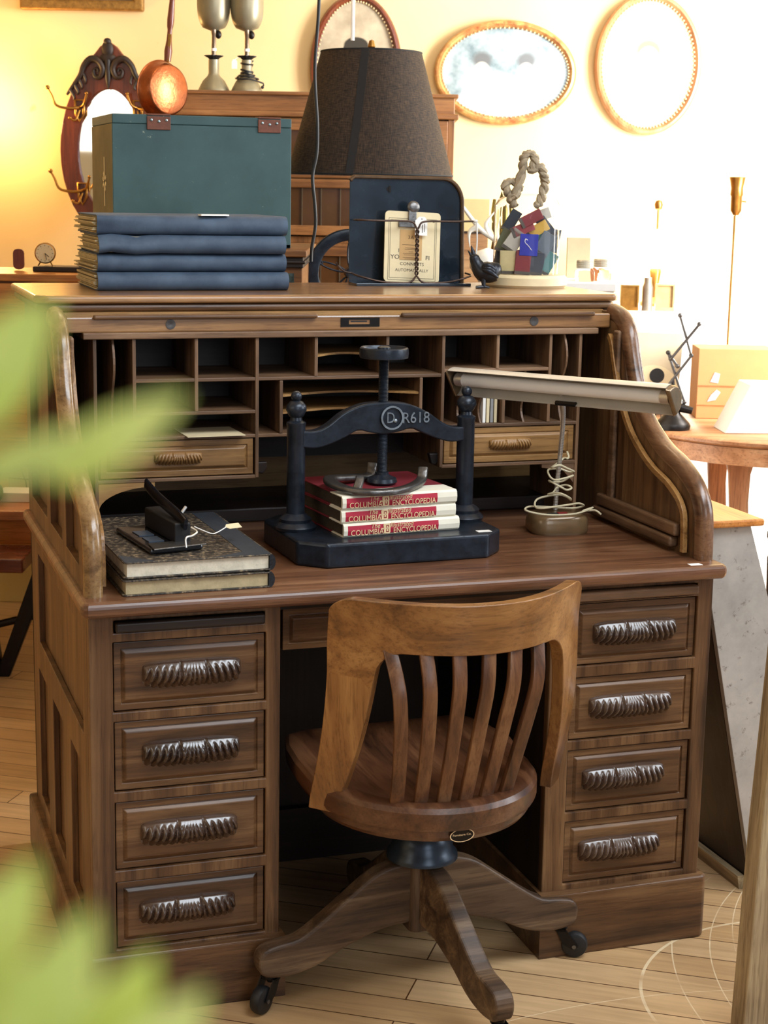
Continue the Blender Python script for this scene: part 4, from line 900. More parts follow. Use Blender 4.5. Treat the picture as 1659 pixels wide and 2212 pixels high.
# two shell shaded lamps
pew = mat('matt_pewter', srgb(142, 134, 110), .4, .45, .12, 20)
for i, (r, tag_) in enumerate(((-.555, 0), (-.452, 1))):
    L = BG('shell_lamp', ('pewter table lamp with fluted shell shade, left one on the bookcase beside the copper pan' if i == 0 else 'pewter table lamp with shell shade, black cord wound round its neck and a white tag'), 'lamp', r, 5.33, 1.735, 0, 'shell lamps on the bookcase')
    b = BM(); lathe(b, [(0, 0), (.050, 0), (.0505, .004), (.045, .016), (.034, .036), (.020, .050), (.0165, .058), (.0165, .100), (0, .101)], 32); part('base', b, pew, L, 40)
    b = BM(); k_ = 28; rings = []
    for rr, z, am in ((.013, .100, 0), (.020, .106, .0006), (.029, .111, .0016), (.029, .1125, .0016), (.013, .104, 0)):
        rings.append([b.verts.new(((rr+am*(1 if q % 2 else -1))*math.cos(2*PI*q/k_), (rr+am*(1 if q % 2 else -1))*math.sin(2*PI*q/k_), z)) for q in range(k_)])
    for A, B in zip(rings, rings[1:]):
        for q in range(k_): b.faces.new((A[q], A[(q+1) % k_], B[(q+1) % k_], B[q]))
    part('scalloped_collar', b, blackm, L)
    b = BM(); lathe(b, [(0, .10), (.0072, .10), (.0072, .175), (.0080, .176), (.0080, .192), (0, .193)], 16); part('stem', b, mat('brown_pewter', srgb(132, 112, 92), .3, .6), L, 40)
    b = BM(); lathe(b, [(.0076, .126), (.0082, .126), (.0082, .134), (.0076, .134)], 16); part('paper_band', b, white, L)
    b = BM(); NU, NVv = 33, 14; g = []
    for u in range(NU):
        a = (u/(NU-1)-.5)*2; row = []
        for v in range(NVv):
            t = v/(NVv-1); th = a*1.35; fl = .0018*(1 if u % 2 else -1)*t
            rad_ = .082*math.sin(min(1, .02+t)**.42*PI*.60)*(.25 if v == 0 else 1)+.004
            x = (rad_+fl)*math.sin(th)*.62*1.0; z = .186+.130*t; yq = -.02-(rad_+fl)*math.cos(th)*.72+.035
            row.append(b.verts.new((x, yq, z)))
        g.append(row)
    bw = []
    for row in g: bw.append([b.verts.new((v.co.x*.97, v.co.y+.0018, v.co.z)) for v in row])
    for u in range(NU-1):
        for v in range(NVv-1):
            b.faces.new((g[u][v], g[u+1][v], g[u+1][v+1], g[u][v+1])); b.faces.new((bw[u][v], bw[u][v+1], bw[u+1][v+1], bw[u+1][v]))
    for v in range(NVv-1):
        for u in (0, NU-1): b.faces.new((g[u][v], g[u][v+1], bw[u][v+1], bw[u][v]))
    part('shell_shade', b, pew, L, 60)
    b = BM(); ball(b, (.014, .006, .176), .010, .010, .013); part('socket', b, darkmetal, L, 50)
    if i:
        b = BM(); pts = []
        for k in range(70):
            a = k*.62; z = (.098-.012*min(1, k/8)) if k < 12 else .070-.028*(k-12)/58+.003*math.sin(k*.9); rr = .0185 if z > .056 else .0185+(.056-z)*1.15+.003
            pts.append(V((rr*math.cos(a), rr*math.sin(a), z)))
        pts += [V((.052, -.01, .030)), V((.050, -.015, .020))]
        tube(b, cat(pts, 2), .0026, 6); ball(b, (.050, -.015, .018), .005); part('wound_cord', b, blackm, L, 50, label='black cord wound round the neck')
        b = BM(); prism(b, [(-.045, .072), (-.028, .072), (-.028, .094), (-.033, .101), (-.040, .101), (-.045, .094)], -.022, -.0214, 'Y'); part('price_tag', b, white, L, label='white price tag')
        b = BM(); tube(b, cat([(-.036, -.0217, .098), (-.030, -.012, .105), (-.010, -.008, .108), (.004, -.008, .112)], 4), .0008, 5); part('tag_string', b, white, L)

# hanging flex of the pendant, in front of the lampshade
b = BM(); cpts = [G(r, 4.02, z) for r, z in ((-.150, 2.995), (-.163, 2.4), (-.170, 2.0), (-.1735, 1.85), (-.181, 1.72), (-.174, 1.60), (-.1745, 1.53), (-.184, 1.475), (-.178, 1.41), (-.176, 1.36), (-.184, 1.31), (-.186, 1.275))]
tube(b, cat(cpts, 8), .0042, 8); single('ceiling_cable', b, blackm, 'black cable hanging from above in front of the dark lampshade', 'cable', G(-.15, 4.02, 2.99), 0, 50, world=True)

# floor lamp with dark linen shade
fl = BG('floor_lamp', 'floor lamp with large dark brown linen drum cone shade behind the desk', 'floor lamp', -.052, 4.32, 0, 0)
def linen():
    m, nt, b = newmat('dark_linen'); sp_ = nt.nodes.new('ShaderNodeSeparateXYZ'); tc = nt.nodes.new('ShaderNodeTexCoord'); nt.links.new(tc.outputs['Object'], sp_.inputs[0])
    cb_ = nt.nodes.new('ShaderNodeCombineXYZ'); nt.links.new(math_(nt, 'MULTIPLY', math_(nt, 'ARCTAN2', sp_.outputs[1], sp_.outputs[0]), .17), cb_.inputs[0]); nt.links.new(sp_.outputs[2], cb_.inputs[1])
    w1 = nt.nodes.new('ShaderNodeMapping'); nt.links.new(cb_.outputs[0], w1.inputs[0]); w1.inputs['Rotation'].default_value = (0, 0, R(40)); w1.inputs['Scale'].default_value = (50, 800, 1)
    w2 = nt.nodes.new('ShaderNodeMapping'); nt.links.new(cb_.outputs[0], w2.inputs[0]); w2.inputs['Rotation'].default_value = (0, 0, R(40)); w2.inputs['Scale'].default_value = (800, 50, 1)
    n = math_(nt, 'MULTIPLY', math_(nt, 'ADD', noise(nt, w1.outputs[0], 1, 2), noise(nt, w2.outputs[0], 1, 2)), .5)
    c = ramp(nt, n, [(.42, srgb(28, 24, 22)), (.60, srgb(88, 66, 46))]); nt.links.new(c, b.inputs['Base Color']); b.inputs['Roughness'].default_value = .8
    tr = nt.nodes.new('ShaderNodeBsdfTranslucent'); nt.links.new(c, tr.inputs[0]); mx = nt.nodes.new('ShaderNodeMixShader'); mx.inputs[0].default_value = .35
    o = nt.nodes['Material Output']; nt.links.new(b.outputs[0], mx.inputs[1]); nt.links.new(tr.outputs[0], mx.inputs[2]); nt.links.new(mx.outputs[0], o.inputs[0])
    bump(nt, b, n, .3, .0006); return m
b = BM(); lathe(b, [(.212, 1.482), (.127, 1.788), (.1255, 1.788), (.2105, 1.482)], 64)
bmesh.ops.delete(b, geom=[f for f in b.faces if len(f.verts) > 4], context='FACES')
# close the rim between outer and inner skins
lathe(b, [(.212, 1.482), (.2105, 1.482)], 64); bmesh.ops.delete(b, geom=[f for f in b.faces if len(f.verts) > 4], context='FACES')
shd = part('lamp_shade', b, linen(), fl, 60)
b = BM(); a0 = R(-103)
n = 10; pa = [V(((.2128-(.0850)*k/n)*math.cos(a0+.012*k), (.2128-.0850*k/n)*math.sin(a0+.012*k), 1.482+.306*k/n)) for k in range(n+1)]
sweep(b, pa, [(-.010, -.0006), (.010, -.0006), (.010, .0006), (-.010, .0006)], V((math.cos(a0), math.sin(a0), 0))); part('seam_band', b, mat('black_seam_tape', srgb(22, 20, 20), .8), shd, label='black seam strip up the shade')
b = BM(); 
for rr, z in ((.2125, 1.484), (.1275, 1.786)): tube(b, [V((rr*math.cos(2*PI*k/48), rr*math.sin(2*PI*k/48), z)) for k in range(48)], .002, 6, closed=True)
part('shade_rim', b, mat('black_trim_tape', srgb(26, 24, 24), .8), shd, 60)
b = BM(); lathe(b, [(0, 0), (.13, 0), (.13, .012), (.03, .03), (.012, .05), (.011, 1.55), (.018, 1.56), (.018, 1.62), (0, 1.625)], 24); part('pole', b, darkmetal, fl, 40)
b = BM(); lathe(b, [(.0, 1.62), (.004, 1.62), (.004, 1.795), (.010, 1.80), (.006, 1.815), (0, 1.818)], 12)
for k in range(3): a = 2*PI*k/3; tube(b, [(.003*math.cos(a), .003*math.sin(a), 1.785), (.126*math.cos(a), .126*math.sin(a), 1.785)], .0016, 6)
part('harp', b, brass, fl, 40)

b = BM(); tube(b, [G(-.107, 4.62, 1.84), G(-.107, 4.62, 2.995)], .0055, 8); single('hanging_rod', b, white, 'thin white rod hanging from the ceiling in front of the man portrait', 'rod', G(-.107, 4.62, 2.99), 0, 40, world=True)
# iron wheel behind the rack
wh = BG('cast_iron_flywheel', 'black iron flywheel with pierced spokes behind the metal rack', 'flywheel', -.098, 4.30, 1.1175, R(10))
b = BM(); RW = .097
sweep(b, [V((RW*math.cos(2*PI*k/48), 0, .118+RW*math.sin(2*PI*k/48))) for k in range(48)], rrect(.030, .018, .004, 2), V((0, 1, 0)), closed=True); part('rim', b, iron, wh, 45)
for k in range(5):
    a = R(90+72*k); b = BM(); c_ = lambda rr, w: V((rr*math.cos(a)-w*math.sin(a), 0, .118+rr*math.sin(a)+w*math.cos(a)))
    tube(b, [c_(.014+.034*(1-math.cos(q))/1, .007*math.sin(q)) for q in [2*PI*j/16 for j in range(16)]], .0026, 6, closed=True)
    tube(b, [c_(.088-.006*(1-math.cos(q)), .005*math.sin(q)) for q in [2*PI*j/12 for j in range(12)]], .0024, 6, closed=True); part('spoke', b, iron, wh, 50)
b = BM(); lathe(b, [(0, -.02), (.014, -.02), (.014, .02), (0, .02)], 18, M=Matrix.Translation((0, 0, .118)) @ FRONT); part('hub', b, iron, wh, 40)
sd_ = BG('dark_bureau', 'dark wooden bureau standing directly behind the desk', 'bureau', -.12, 4.15, 0, 0)
b = BM(); box(b, 0, .56, 0, .9, 1.060, 1.08); part('top', b, wood('dark', 'X'), sd_, 0, .003); b = BM(); box(b, .01, .55, .01, .89, 0, 1.060); part('body', b, wood('dark', 'Z'), sd_)
b = BM(); lathe(b, [(0, 0), (.05, 0), (.05, .01), (.012, .016), (.010, .030), (.016, .034), (0, .036)], 20); bgs('iron_stand', b, iron, 'small iron foot under the flywheel behind the desk', 'stand', -.100, 4.30, 1.0805, smooth=40)

# pieces on the bureau behind the bird
tb = BG('tan_box', 'plain tan card box standing behind the bird figurine', 'box', .285, 4.72, 1.0805, 0)
b = BM(); box(b, -.102, -.006, 0, .12, 0, .255); part('carton', b, wood('box', 'X'), tb, 0, .001); b = BM(); box(b, -.104, -.004, -.002, .122, .2555, .345); part('lid', b, mat('pale_yellow_card', srgb(232, 204, 146), .7, 0, .08), tb, 0, .001)
b = BM(); box(b, -.104, -.004, -.004, .122, .250, .2555); part('band', b, wood('dark', 'X'), tb)
an = mat('white_antler', srgb(240, 234, 220), .5, 0, .08, 30)
b = BM(); tube(b, cat([(.10, -.02, .0), (.085, -.02, .09), (.06, -.02, .19), (.01, -.02, .235), (-.035, -.02, .265), (-.085, -.02, .325)], 5), [.016-.0115*(k/25) for k in range(26)], 10); tube(b, cat([(-.045, -.02, .270), (-.065, -.02, .255), (-.062, -.02, .215)], 4), [.010-.0012*k for k in range(9)], 8); tube(b, cat([(-.01, -.02, .248), (-.02, -.02, .28), (.005, -.02, .315)], 4), [.009-.001*k for k in range(9)], 8)
bgs('antler', b, an, 'white branching antler propped in front of the tan box', 'antler', .285, 4.62, 1.0805, smooth=50)
b = BM(); lathe(b, [(0, 0), (.022, 0), (.018, .06), (.014, .12), (.03, .145), (.046, .17), (.046, .19), (.03, .212), (0, .222)], 24); bgs('white_round_jar', b, mat('white_glaze', srgb(240, 238, 228), .2, 0, .03), 'white rounded ceramic jar behind the bird figurine', 'jar', .260, 4.40, 1.0805, smooth=50)
b = BM(); lathe(b, [(0, 0), (.034, 0), (.030, .02), (.012, .05), (.010, .12), (.022, .16), (.028, .20), (.020, .25), (.026, .262), (.026, .28), (.010, .29), (.012, .33), (0, .37)], 18)
for k in range(4): a = PI/4+PI/2*k; tube(b, cat([(.02*math.cos(a), .02*math.sin(a), .27), (.034*math.cos(a), .034*math.sin(a), .30), (.028*math.cos(a), .028*math.sin(a), .345)], 3), .0035, 6)
bgs('brass_oil_lamp', b, mat('dull_brass', srgb(104, 90, 40), .35, .8, .5, 60), 'ornate dull brass lamp standing left of the glass matchbook jar', 'brass lamp', .318, 4.78, 1.0805, smooth=45)
# small jars at the right end behind the desk
zinc = mat('zinc_lid', srgb(186, 182, 168), .35, .6, .15)
st = BG('glass_cabinet_stand', 'narrow white painted stand behind the right end of the desk', 'stand', .44, 4.2, 0, 0)
b = BM(); box(b, .0, .135, 0, .34, 1.205, 1.225); part('top', b, white, st, 0, .002); b = BM(); box(b, .005, .13, .005, .335, 0, 1.205); part('body', b, white, st)
for i, (r, t) in enumerate(((.503, 4.28), (.557, 4.36))):
    o = BG('glass_jar_small' if False else 'lidded_jar', '%s small glass jar with ribbed zinc lid behind the desk' % ('left' if i == 0 else 'right'), 'jar', r, t, 1.2255, 0, 'zinc lidded jars')
    b = BM(); lathe(b, [(0, 0), (.024, 0), (.026, .004), (.026, .026), (.020, .033), (0, .034)], 24); part('jar_body', b, glass, o, 50)
    b = BM(); pr = [(0, .0335), (.022, .0335)]+[(.0225 if q % 2 else .0210, .034+.0024*q) for q in range(8)]+[(.020, .054), (0, .0545)]; lathe(b, pr, 24); part('lid', b, zinc, o)
b = BM(); prism(b, [(-.012, 0), (.010, 0), (.012, .026), (.002, .034), (-.014, .028)], -.006, .006, 'Y'); bgs('brown_card_tag', b, mat('orange_card', srgb(200, 120, 66), .6), 'small orange brown card between the two zinc lidded jars', 'card', .530, 4.32, 1.2255)
b = BM(); box(b, -.03, .03, -.01, .01, 0, .105); bgs('printed_carton', b, cream, 'tall cream carton with small print standing behind the zinc lidded jars', 'carton', .505, 4.46, 1.2255)

# ---------------- back wall ----------------
mir = BG('hall_mirror', 'carved mahogany oval hall mirror with brass coat hooks on the back wall', 'mirror', -1.002, 6.06, 1.37, R(-4))
def ov(w, h, n=48, cx=0, cz=0): return [(cx+w*math.cos(2*PI*i/n), cz+h*math.sin(2*PI*i/n)) for i in range(n)]
CZ = .195
oval = [(.180*math.cos(a), CZ+.30*math.sin(a)) for a in [R(-230+i*10) for i in range(0, 29)]]
outl = [p for p in oval]+[(.165, .405), (.135, .44), (.11, .475), (.08, .515), (.05, .535), (.03, .56), (0, .575), (-.03, .56), (-.05, .535), (-.08, .515), (-.11, .475), (-.135, .44), (-.165, .405)]
outl = [(.180*math.cos(R(a)), CZ+.30*math.sin(R(a))) for a in range(-220, 41, 10)]+[(.128, .425), (.105, .455), (.078, .505), (.05, .530), (.030, .555), (0, .575), (-.030, .555), (-.05, .530), (-.078, .505), (-.105, .455), (-.128, .425)]
b = BM(); prism(b, outl, -.012, .012, 'Y', [ov(.115, .215, 48, 0, CZ)[::-1]]); fr_ = part('frame', b, wood('mahog', 'Z'), mir, 0, .003)
b = BM(); prism(b, ov(.12, .22, 48, 0, CZ), .002, .008, 'Y'); part('mirror_glass', b, mat('mirror_silver', (.9, .9, .88, 1), .03, 1, 0), mir)
b = BM()
for s in (-1, 1):
    tube(b, cat([(s*.150, -.016, .388), (s*.125, -.018, .422), (s*.10, -.02, .455), (s*.085, -.022, .49), (s*.060, -.024, .512), (s*.032, -.024, .505), (s*.018, -.022, .478), (s*.028, -.02, .452), (s*.046, -.02, .452), (s*.052, -.02, .472), (s*.040, -.02, .480), (s*.034, -.02, .470)], 5), [.0045+.0075*math.sin(PI*min(1, k/46)) for k in range(56)], 8)
    for q in range(4): tube(b, cat([(s*(.095+.014*q), -.018, .47-.022*q), (s*(.080+.014*q), -.02, .44-.02*q), (s*(.084+.014*q), -.018, .425-.018*q)], 3), [.006, .0062, .006, .005, .0045, .0035, .002], 6)
ball(b, (0, -.02, .545), .022, .012, .030); ball(b, (0, -.022, .515), .030, .010, .018); tube(b, [(0, -.02, .51), (0, -.02, .44), (0, -.016, .408)], [.014, .010, .002], 8); ball(b, (0, -.022, .572), .014, .010, .012)
part('carved_crest', b, wood('dark', 'Z'), fr_, 50, label='dark carved scroll crest')
for s in (-1, 1):
    for k, z in enumerate((.345, .055)):
        b = BM(); x = s*(.105 if k == 0 else .100)
        tube(b, cat([(x, -.018, z), (x+s*.03, -.035, z-.005), (x+s*.075, -.045, z+.004), (x+s*.092, -.048, z+.04), (x+s*.105, -.048, z+.062)], 5), [.0055-.0001*q for q in range(21)], 8); ball(b, (x+s*.106, -.048, z+.066), .008)
        tube(b, cat([(x, -.018, z), (x-s*.02, -.035, z+.01), (x-s*.032, -.04, z+.045)], 4), .0042, 8); ball(b, (x-s*.032, -.04, z+.048), .006)
        tube(b, cat([(x, -.016, z-.01), (x+s*.012, -.03, z-.045), (x+s*.030, -.034, z-.040)], 4), .004, 8); ball(b, (x+s*.031, -.034, z-.038), .006)
        tube(b, [(x-.016, -.016, z+.025), (x+.016, -.016, z+.025), (x+.014, -.016, z-.025), (x, -.016, z-.05), (x-.014, -.016, z-.025)], .005, 8, closed=True)
        part('coat_hook', b, brass, mir, 50, label='brass coat hook')
gf = BG('gilt_picture', 'gilt framed picture cut off by the top of the photo above the carved mirror', 'picture', -1.114, 6.17, 2.058, 0)
b = BM(); prism(b, [(-.221, 0), (.221, 0), (.221, .36), (-.221, .36)], -.02, .025, 'Y', [[(-.185, .036), (-.185, .324), (.185, .324), (.185, .036)]]); part('frame', b, mat('gilt_plaster', srgb(164, 122, 60), .4, .6, .5, 60, .5), gf, 0, .008, 3)
part('painting', bx(-.185, .185, .01, .014, .036, .324), mat('dim_painting', srgb(120, 104, 84), .6), gf)
def portrait_mat(name, figs, bg, fog):
    m, nt, b = newmat(name); tc = nt.nodes.new('ShaderNodeTexCoord'); sep = nt.nodes.new('ShaderNodeSeparateXYZ'); nt.links.new(tc.outputs['Object'], sep.inputs[0])
    n = noise(nt, tc.outputs['Object'], 9, 4); col = ramp(nt, n, [(.3, bg), (.7, fog)])
    for cx, cz, rx, rz, c, soft in figs:
        dx = math_(nt, 'DIVIDE', math_(nt, 'SUBTRACT', sep.outputs[0], cx), rx); dz = math_(nt, 'DIVIDE', math_(nt, 'SUBTRACT', sep.outputs[2], cz), rz)
        d = math_(nt, 'ADD', math_(nt, 'MULTIPLY', dx, dx), math_(nt, 'MULTIPLY', dz, dz))
        f = ramp(nt, d, [(1-soft, (1, 1, 1, 1)), (1.0, (0, 0, 0, 1))]); col = mixc(nt, col, c, f)
    nt.links.new(col, b.inputs['Base Color']); b.inputs['Roughness'].default_value = .12; return m
G1 = srgb(60, 56, 50); FC = srgb(206, 196, 176)
p1 = [(0, -.12, .12, .10, srgb(70, 64, 58), .3), (0, .03, .042, .060, FC, .15), (0, .078, .047, .030, G1, .25), (-.040, .045, .010, .035, G1, .3), (.040, .045, .010, .035, G1, .3), (-.017, .030, .007, .004, G1, .4), (.017, .030, .007, .004, G1, .4), (-.017, .042, .010, .003, G1, .4), (.017, .042, .010, .003, G1, .4), (0, -.005, .013, .004, srgb(110, 90, 80), .4), (0, .016, .005, .008, srgb(176, 160, 140), .6)]
p2 = []
for cx in (-.085, .075):
    p2 += [(cx, .044, .042, .034, srgb(104, 106, 108), .7), (cx, -.12, .085, .11, srgb(214, 216, 216) if cx < 0 else srgb(198, 206, 208), .4), (cx, -.002, .034, .042, srgb(206, 200, 190), .35)]
p3 = [(0, .05, .055, .045, srgb(176, 146, 104), .6), (0, -.13, .10, .10, srgb(196, 172, 130), .5), (0, .01, .045, .058, srgb(226, 206, 170), .4)]
def oval_pic(name_label, r, z, w, h, fw_, fm, figs, bg, fog, bead=False, rz=0.0):
    o = BG('oval_portrait', name_label, 'portrait', r, 6.17, z, rz, 'oval framed portraits on the back wall')
    b = BM(); n = 64; L = []
    for k, y in ((0, .025), (0, .0), (.25, -.014), (.55, -.016), (.8, -.006), (1, .0), (1, .025)):
        L.append([b.verts.new(((w-fw_*k)*math.cos(2*PI*i/n), y, (h-fw_*k)*math.sin(2*PI*i/n))) for i in range(n)])
    for A, B in zip(L, L[1:]+[L[0]]):
        for i in range(n): b.faces.new((A[i], A[(i+1) % n], B[(i+1) % n], B[i]))
    f = part('frame', b, fm, o, 50)
    if bead:
        b = BM()
        for i in range(90): a = 2*PI*i/90; ball(b, ((w-fw_)*math.cos(a), -.004, (h-fw_)*math.sin(a)), .004, u=6, v=4)
        part('bead_moulding', b, mat('pale_beading', srgb(220, 196, 150), .4), f, 60)
    b = BM(); prism(b, ov(w-fw_*.9, h-fw_*.9), .004, .010, 'Y'); part('photograph', b, portrait_mat('portrait_'+str(int(r*100)+200), figs, bg, fog), o)
    return o
oval_pic('tall oval wooden framed portrait of a man, behind the dark lampshade', -.130, 1.877, .166, .255, .026, wood('mahog', 'Z'), p1, srgb(150, 138, 118), srgb(196, 184, 160), True)
oval_pic('wide oval portrait of two figures in a mottled gold frame', .410, 1.868, .256, .184, .028, mat('mottled_gold', srgb(206, 168, 104), .35, .3, .4, 30, alt=srgb(150, 70, 36)), p2, srgb(90, 108, 116), srgb(190, 204, 208), True, R(0))
oval_pic('tall oval wooden framed faded portrait at the right of the wall', .924, 1.905, .192, .248, .026, wood('table', 'Z'), p3, srgb(206, 180, 138), srgb(232, 214, 176), True)

# left: clock shelf, pine chest, tables
pc = BG('pine_chest', 'orange pine chest at the left behind the desk', 'chest', -1.25, 4.35, 0, 0)
b = BM(); box(b, 0, .53, 0, .34, 1.196, 1.215); part('top', b, wood('pine', 'X'), pc, 0, .003); b = BM(); box(b, .01, .31+.0, .01, .029, .998, 1.190); part('drawer_front', b, wood('pine', 'X'), pc, 0, .003); b = BM(); box(b, .012, .52, .03, .33, .70, 1.195); part('body', b, wood('pine', 'X'), pc)
b = BM(); 
for x in (.035, .495): 
    for y in (.055, .31): box(b, x-.02, x+.02, y-.02, y+.02, 0, .70)
part('legs_frame', b, wood('pine', 'Z'), pc)
b = BM(); box(b, -.085, .11, -.04, .06, 0, .014); bgs('dark_tray', b, wood('dark', 'X'), 'narrow dark carved wooden tray on the pine chest, under the small clock', 'tray', -.865, 4.50, 1.2155, bev=.003)
b = BM(); prism(b, [(x, z+.03) for x, z in rrect(.03, .055, .012, 3)], 0, .006, 'Y'); bgs('wooden_paddle', b, wood('mahog', 'Z'), 'small rounded reddish wooden paddle end left of the dark tray', 'paddle', -1.00, 4.52, 1.2155, R(0))
ck = BG('alarm_clock', 'small round brass clock with cream dial on the dark tray', 'clock', -.923, 4.50, 1.2300, R(8))
b = BM(); lathe(b, [(0, .016), (.024, .016), (.028, .010), (.028, -.008), (.0265, -.012), (.024, -.010), (0, -.009)], 36, M=Matrix.Translation((0, 0, .034)) @ FRONT); part('case', b, brass, ck, 40)
b = BM(); lathe(b, [(0, .0), (.0245, 0), (.0245, .001), (0, .001)], 36, M=Matrix.Translation((0, -.0162, .034)) @ FRONT); dl = part('dial', b, cream, ck)
b = BM()
for q in range(12): a = 2*PI*q/12; box(b, -.0006, .0006, -.0004, 0, .019, .022, M=Matrix.Translation((0, -.0172, .034)) @ Matrix.Rotation(a, 4, 'Y'))
for a, l in ((2.3, .014), (2.9, .018)): box(b, -.0007, .0007, -.0006, 0, 0, l, M=Matrix.Translation((0, -.0172, .034)) @ Matrix.Rotation(a, 4, 'Y'))
part('hands', b, ink, dl)
b = BM(); 
for s in (-1, 1): tube(b, [(s*.012, 0, .012), (s*.019, -.006, .001)], .0018, 6)
part('foot', b, brass, ck)
# left trestle table
tt = BG('trestle_table', 'brown wooden workbench table on black iron trestle legs at the far left', 'table', -1.55, 4.95, 0, 0)
b = BM(); box(b, 0, .62, -.05, .58, .445, .475); part('tabletop', b, wood('table', 'X'), tt, 0, .004); b = BM(); box(b, .03, .60, 0, .55, .36, .445); part('drawer_box', b, wood('pine', 'X'), tt, 0, .003)
b = BM(); box(b, 0, .50, -.25, -.05, .330, .372); part('lower_shelf', b, wood('mahog', 'X'), tt, 0, .004)
for x in (.36, .20):
    b = BM(); prism(b, [(x-.03, .33), (x+.02, .33), (x+.06, .02), (x+.03, 0), (x+.0, .02)][::-1], -.20, -.17, 'Y'); prism(b, [(x+.16, .33), (x+.21, .33), (x+.08, .0), (x+.04, 0)][::-1], -.20, -.17, 'Y'); tube(b, [(x-.02, -.185, .14), (x+.17, -.185, .19)], .012, 8); part('trestle_leg', b, darkmetal, tt, 0, .003)
b = BM(); prism(b, [(0, 0), (.13, 0), (.13, .075), (.09, .088), (0, .07)], -.05, .05, 'Y'); pk = bgs('wrapped_parcel', b, cream, 'cream paper wrapped parcel tied with string on the left table', 'parcel', -1.20, 5.25, .4755, bev=.003)
b = BM(); tube(b, [(.06, -.052, 0), (.055, -.052, .04), (.04, -.052, .08)], .0016, 5); tube(b, [(0, -.052, .05), (.13, -.052, .042)], .0016, 5); part('string', b, mat('brown_string', srgb(120, 96, 70), .8), pk)
b = bx(-.02, .11, -.06, .04, 0, .03); bgs('white_box', b, white, 'flat white box lying in front of the wrapped parcel', 'box', -1.18, 5.10, .4755, bev=.002)
b = BM(); ball(b, (0, 0, .035), .030, .02, .035); bgs('round_black_bottle', b, blackm, 'round glossy black object at the left edge of the table', 'ornament', -1.205, 5.02, .4755, smooth=50)
b = BM(); box(b, 0, .16, 0, .1, 0, .038); box(b, .005, .15, .01, .09, .038, .05); bgs('dark_wood_block', b, wood('dark', 'X'), 'dark wooden block lying on the lower shelf at the far left', 'block', -1.33, 4.75, .3725, bev=.003)
cbk = BG('cream_cupboard', 'cream painted cupboard far left below the pine chest', 'cupboard', -1.7, 5.65, 0, 0)
b = BM(); box(b, 0, .9, 0, .4, 0, .93); part('body', b, mat('cream_gloss', srgb(206, 190, 128), .5, 0, .1, 6), cbk, 0, .004)
b = BM(); tube(b, cat([(.60, -.02, .56), (.615, -.03, .66), (.63, -.03, .76), (.62, -.02, .84)], 4), .014, 8); part('door_pull', b, darkmetal, cbk, 40)

# ---------------- right side ----------------
wd = BG('white_dresser', 'white dresser against the back wall at the right, under the glowing lamp', 'dresser', .80, 5.56, 0, 0)
b = BM(); box(b, 0, .75, 0, .45, 1.04, 1.062); part('top', b, white, wd, 0, .004); b = BM(); box(b, .01, .74, .01, .45, 0, 1.04); part('body', b, white, wd)
bl = BG('glass_globe_lamp', 'glowing white shaded lamp on the dresser at the right', 'table lamp', .935, 5.85, 1.0625, 0)
b = BM(); lathe(b, [(0, 0), (.05, 0), (.05, .01), (.02, .03), (.014, .08), (.02, .12), (.012, .15), (0, .15)], 24); part('base', b, brass, bl, 40)
b = BM(); lathe(b, [(.112, .135), (.105, .18), (.085, .215), (.055, .245), (.02, .262), (0, .264)], 36); part('shade', b, mat('lit_white_glass', (1, .97, .9, 1), .4, emis=((1, .93, .78, 1), 14)), bl, 50)
b = BM(); lathe(b, [(0, .262), (.004, .262), (.004, .33), (.012, .335), (.015, .35), (.010, .362), (0, .366)], 14); part('finial', b, brass, bl, 40)
point('globe_bulb', G(.935, 5.85, 1.24), 22, (1, .86, .62), .05)
for i, (r, w, h, m, lb_) in enumerate(((.812, .030, .085, 'a', 'small gold edged frame on the dresser, left of the grey canister'), (.872, .018, .11, 'b', 'slim grey canister in the middle of the things on the dresser'), (.93, .032, .09, 'c', 'small amber glass box on the dresser, right of the grey canister'))):
    b = BM()
    if m == 'b': lathe(b, [(0, 0), (w, 0), (w, h*.7), (w*.7, h*.85), (w*.7, h), (0, h)], 20)
    else: prism(b, [(-w, 0), (w, 0), (w, h), (-w, h)], -.01, .01, 'Y', [[(-w+.006, .012), (-w+.006, h-.006), (w-.006, h-.006), (w-.006, .012)]]); box(b, -w+.006, w-.006, -.002, .004, .012, h-.006)
    bgs(('small_frame', 'canister', 'amber_box')[i], b, (brass, mat('grey_tin', srgb(150, 140, 126), .3, .5), mat('amber_glass', srgb(190, 160, 110), .2))[i], lb_, ('frame', 'canister', 'box')[i], r, 5.60, 1.0625, smooth=40)
tl = BG('torchiere_lamp', 'slender brass floor lamp with bare socket at the right edge', 'floor lamp', 1.111, 5.40, 0, 0)
b = BM(); lathe(b, [(0, 0), (.12, 0), (.12, .012), (.02, .03), (.012, .05), (.012, .75), (.006, .76), (.006, 1.385), (0, 1.386)], 20); part('pole', b, mat('warm_brass', srgb(190, 150, 90), .3, .8), tl, 40)
b = BM(); lathe(b, [(0, 1.386), (.010, 1.386), (.018, 1.40), (.018, 1.445), (.021, 1.45), (.019, 1.47), (.026, 1.505), (.024, 1.506), (0, 1.49)], 20); tube(b, [(.016, 0, 1.43), (.032, 0, 1.428)], .0025, 6); part('socket', b, brass, tl, 40)
rtb = BG('occasional_table', 'light oak table with shaped flat legs and a dark turned centre post at the right', 'table', 1.12, 4.75, 0, 0)
b = BM(); lathe(b, [(0, .785), (.40, .785), (.412, .792), (.412, .800), (.404, .806), (0, .806)], 48); part('tabletop', b, wood('table', 'X'), rtb, 40)
